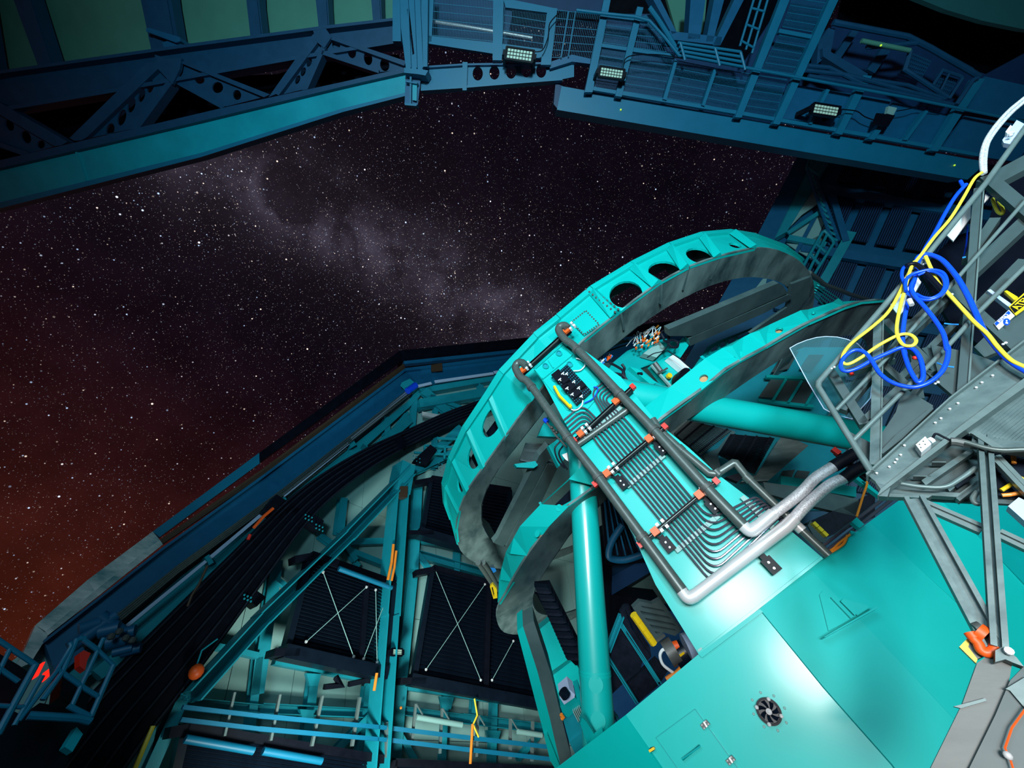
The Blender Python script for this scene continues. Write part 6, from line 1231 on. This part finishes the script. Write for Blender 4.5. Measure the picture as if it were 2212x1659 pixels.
tag(plate(FACE, ZA((1040, 605), (1078, 590), (1085, 650), (1068, 640)), .05, -.3).build('small_box', 'white'), 'small white box at the upright tube top', 'box')
for q, l_ in ((ZA((870, 470), (1060, 480), (1080, 380), (960, 300), (900, 400)), 'dim teal plate seen through the upper ring'), (ZA((945, 540), (1085, 440), (1085, 600), (1020, 690)), 'small teal plate holding the left vane')):
    tag(plate(IN, q, .1, -.6 if 'dim' in l_ else -.0).build('plate', 'teal_dim'), l_, 'plate')
gg = thing('hanging_grating', 'slatted grating glimpsed through the upper ring', 'grating', IN.at(1150, 1000, -1))
a, b, c_, d = P2(IN, ZA((780, 530), (950, 540), (870, 670), (740, 640)), -1.2)
for i in range(14): f = i/13; m = MB(); m.wire(a.lerp(d, f), b.lerp(c_, f), .04, .06, IN.n); m.build('slat', 'grey_plate', gg)
plate(IN, ZA((700, 672), (850, 650), (870, 680), (840, 700), (720, 695)), .1, -1.1).build('lip', 'teal_dim', gg)
# end plate of the upper ring with cables
ep = thing('hose_manifold', 'teal manifold plate with grey hoses where the upper ring meets the lower one', 'manifold', RA.at(1770, 650))
plate(RA, Z5((530, 955), (605, 1000), (500, 1110), (430, 1040)), .05, -.12).build('plate', 'teal', ep)
for i in range(7): a, b = Z5((450+i*11, 1040+i*7), (463+i*11, 1052+i*7)); bar(RA, a, b, 2, .03, .0).build('slot', 'black', ep)
for i in range(5): a, b = Z5((600-i*10, 1015+i*18), (760-i*30, 1120+i*12)); bar(RA, a, b, 2.5, .05, -.05).build('fin', 'teal_dim', ep)
tag(tubepx(RA, Z5((520, 915), (590, 965), (640, 1005), (760, 1050), (850, 1085), (965, 1118)), .05, -.3, 10, sm=4).build('braided_hose', 'pipe_grey', smooth=True), 'thick grey braided hose along the right end of the rings', 'hose')
for k in range(2): tag(tubepx(RA, ZA((440+k*35, 1375), (480+k*35, 1430), (545+k*25, 1530), (580, 1570)), .055, .4, 10, sm=3).build('hose', 'pipe_grey', smooth=True), ('left', 'right')[k]+' of two grey hoses below the lower end of the upper ring', 'hose')
lb_ = thing('blue_connector', 'light blue connector block at the lower end of the upper ring', 'connector', RA.at(1066, 1235))
plate(RA, ZA((515, 1385), (545, 1378), (572, 1440), (545, 1455)), .1, .0).build('block', 'blue_part', lb_)
for i in range(4): a, b = ZA((560+i*6, 1350+i*10), (610+i*8, 1400+i*8)); bar(RA, a, b, 2, .04, -.02).build('blade', 'grey_plate', lb_)
yh = thing('lifting_grip', 'yellow lifting handle hanging left of the lower ring', 'handle', LM.at(1070, 1295))
plate(LM, ZA((525, 1550), (545, 1532), (575, 1570), (578, 1632), (550, 1638)), .05, .2, [ZA((536, 1556), (546, 1552), (560, 1620), (552, 1624))]).build('handle', 'yellow', yh)
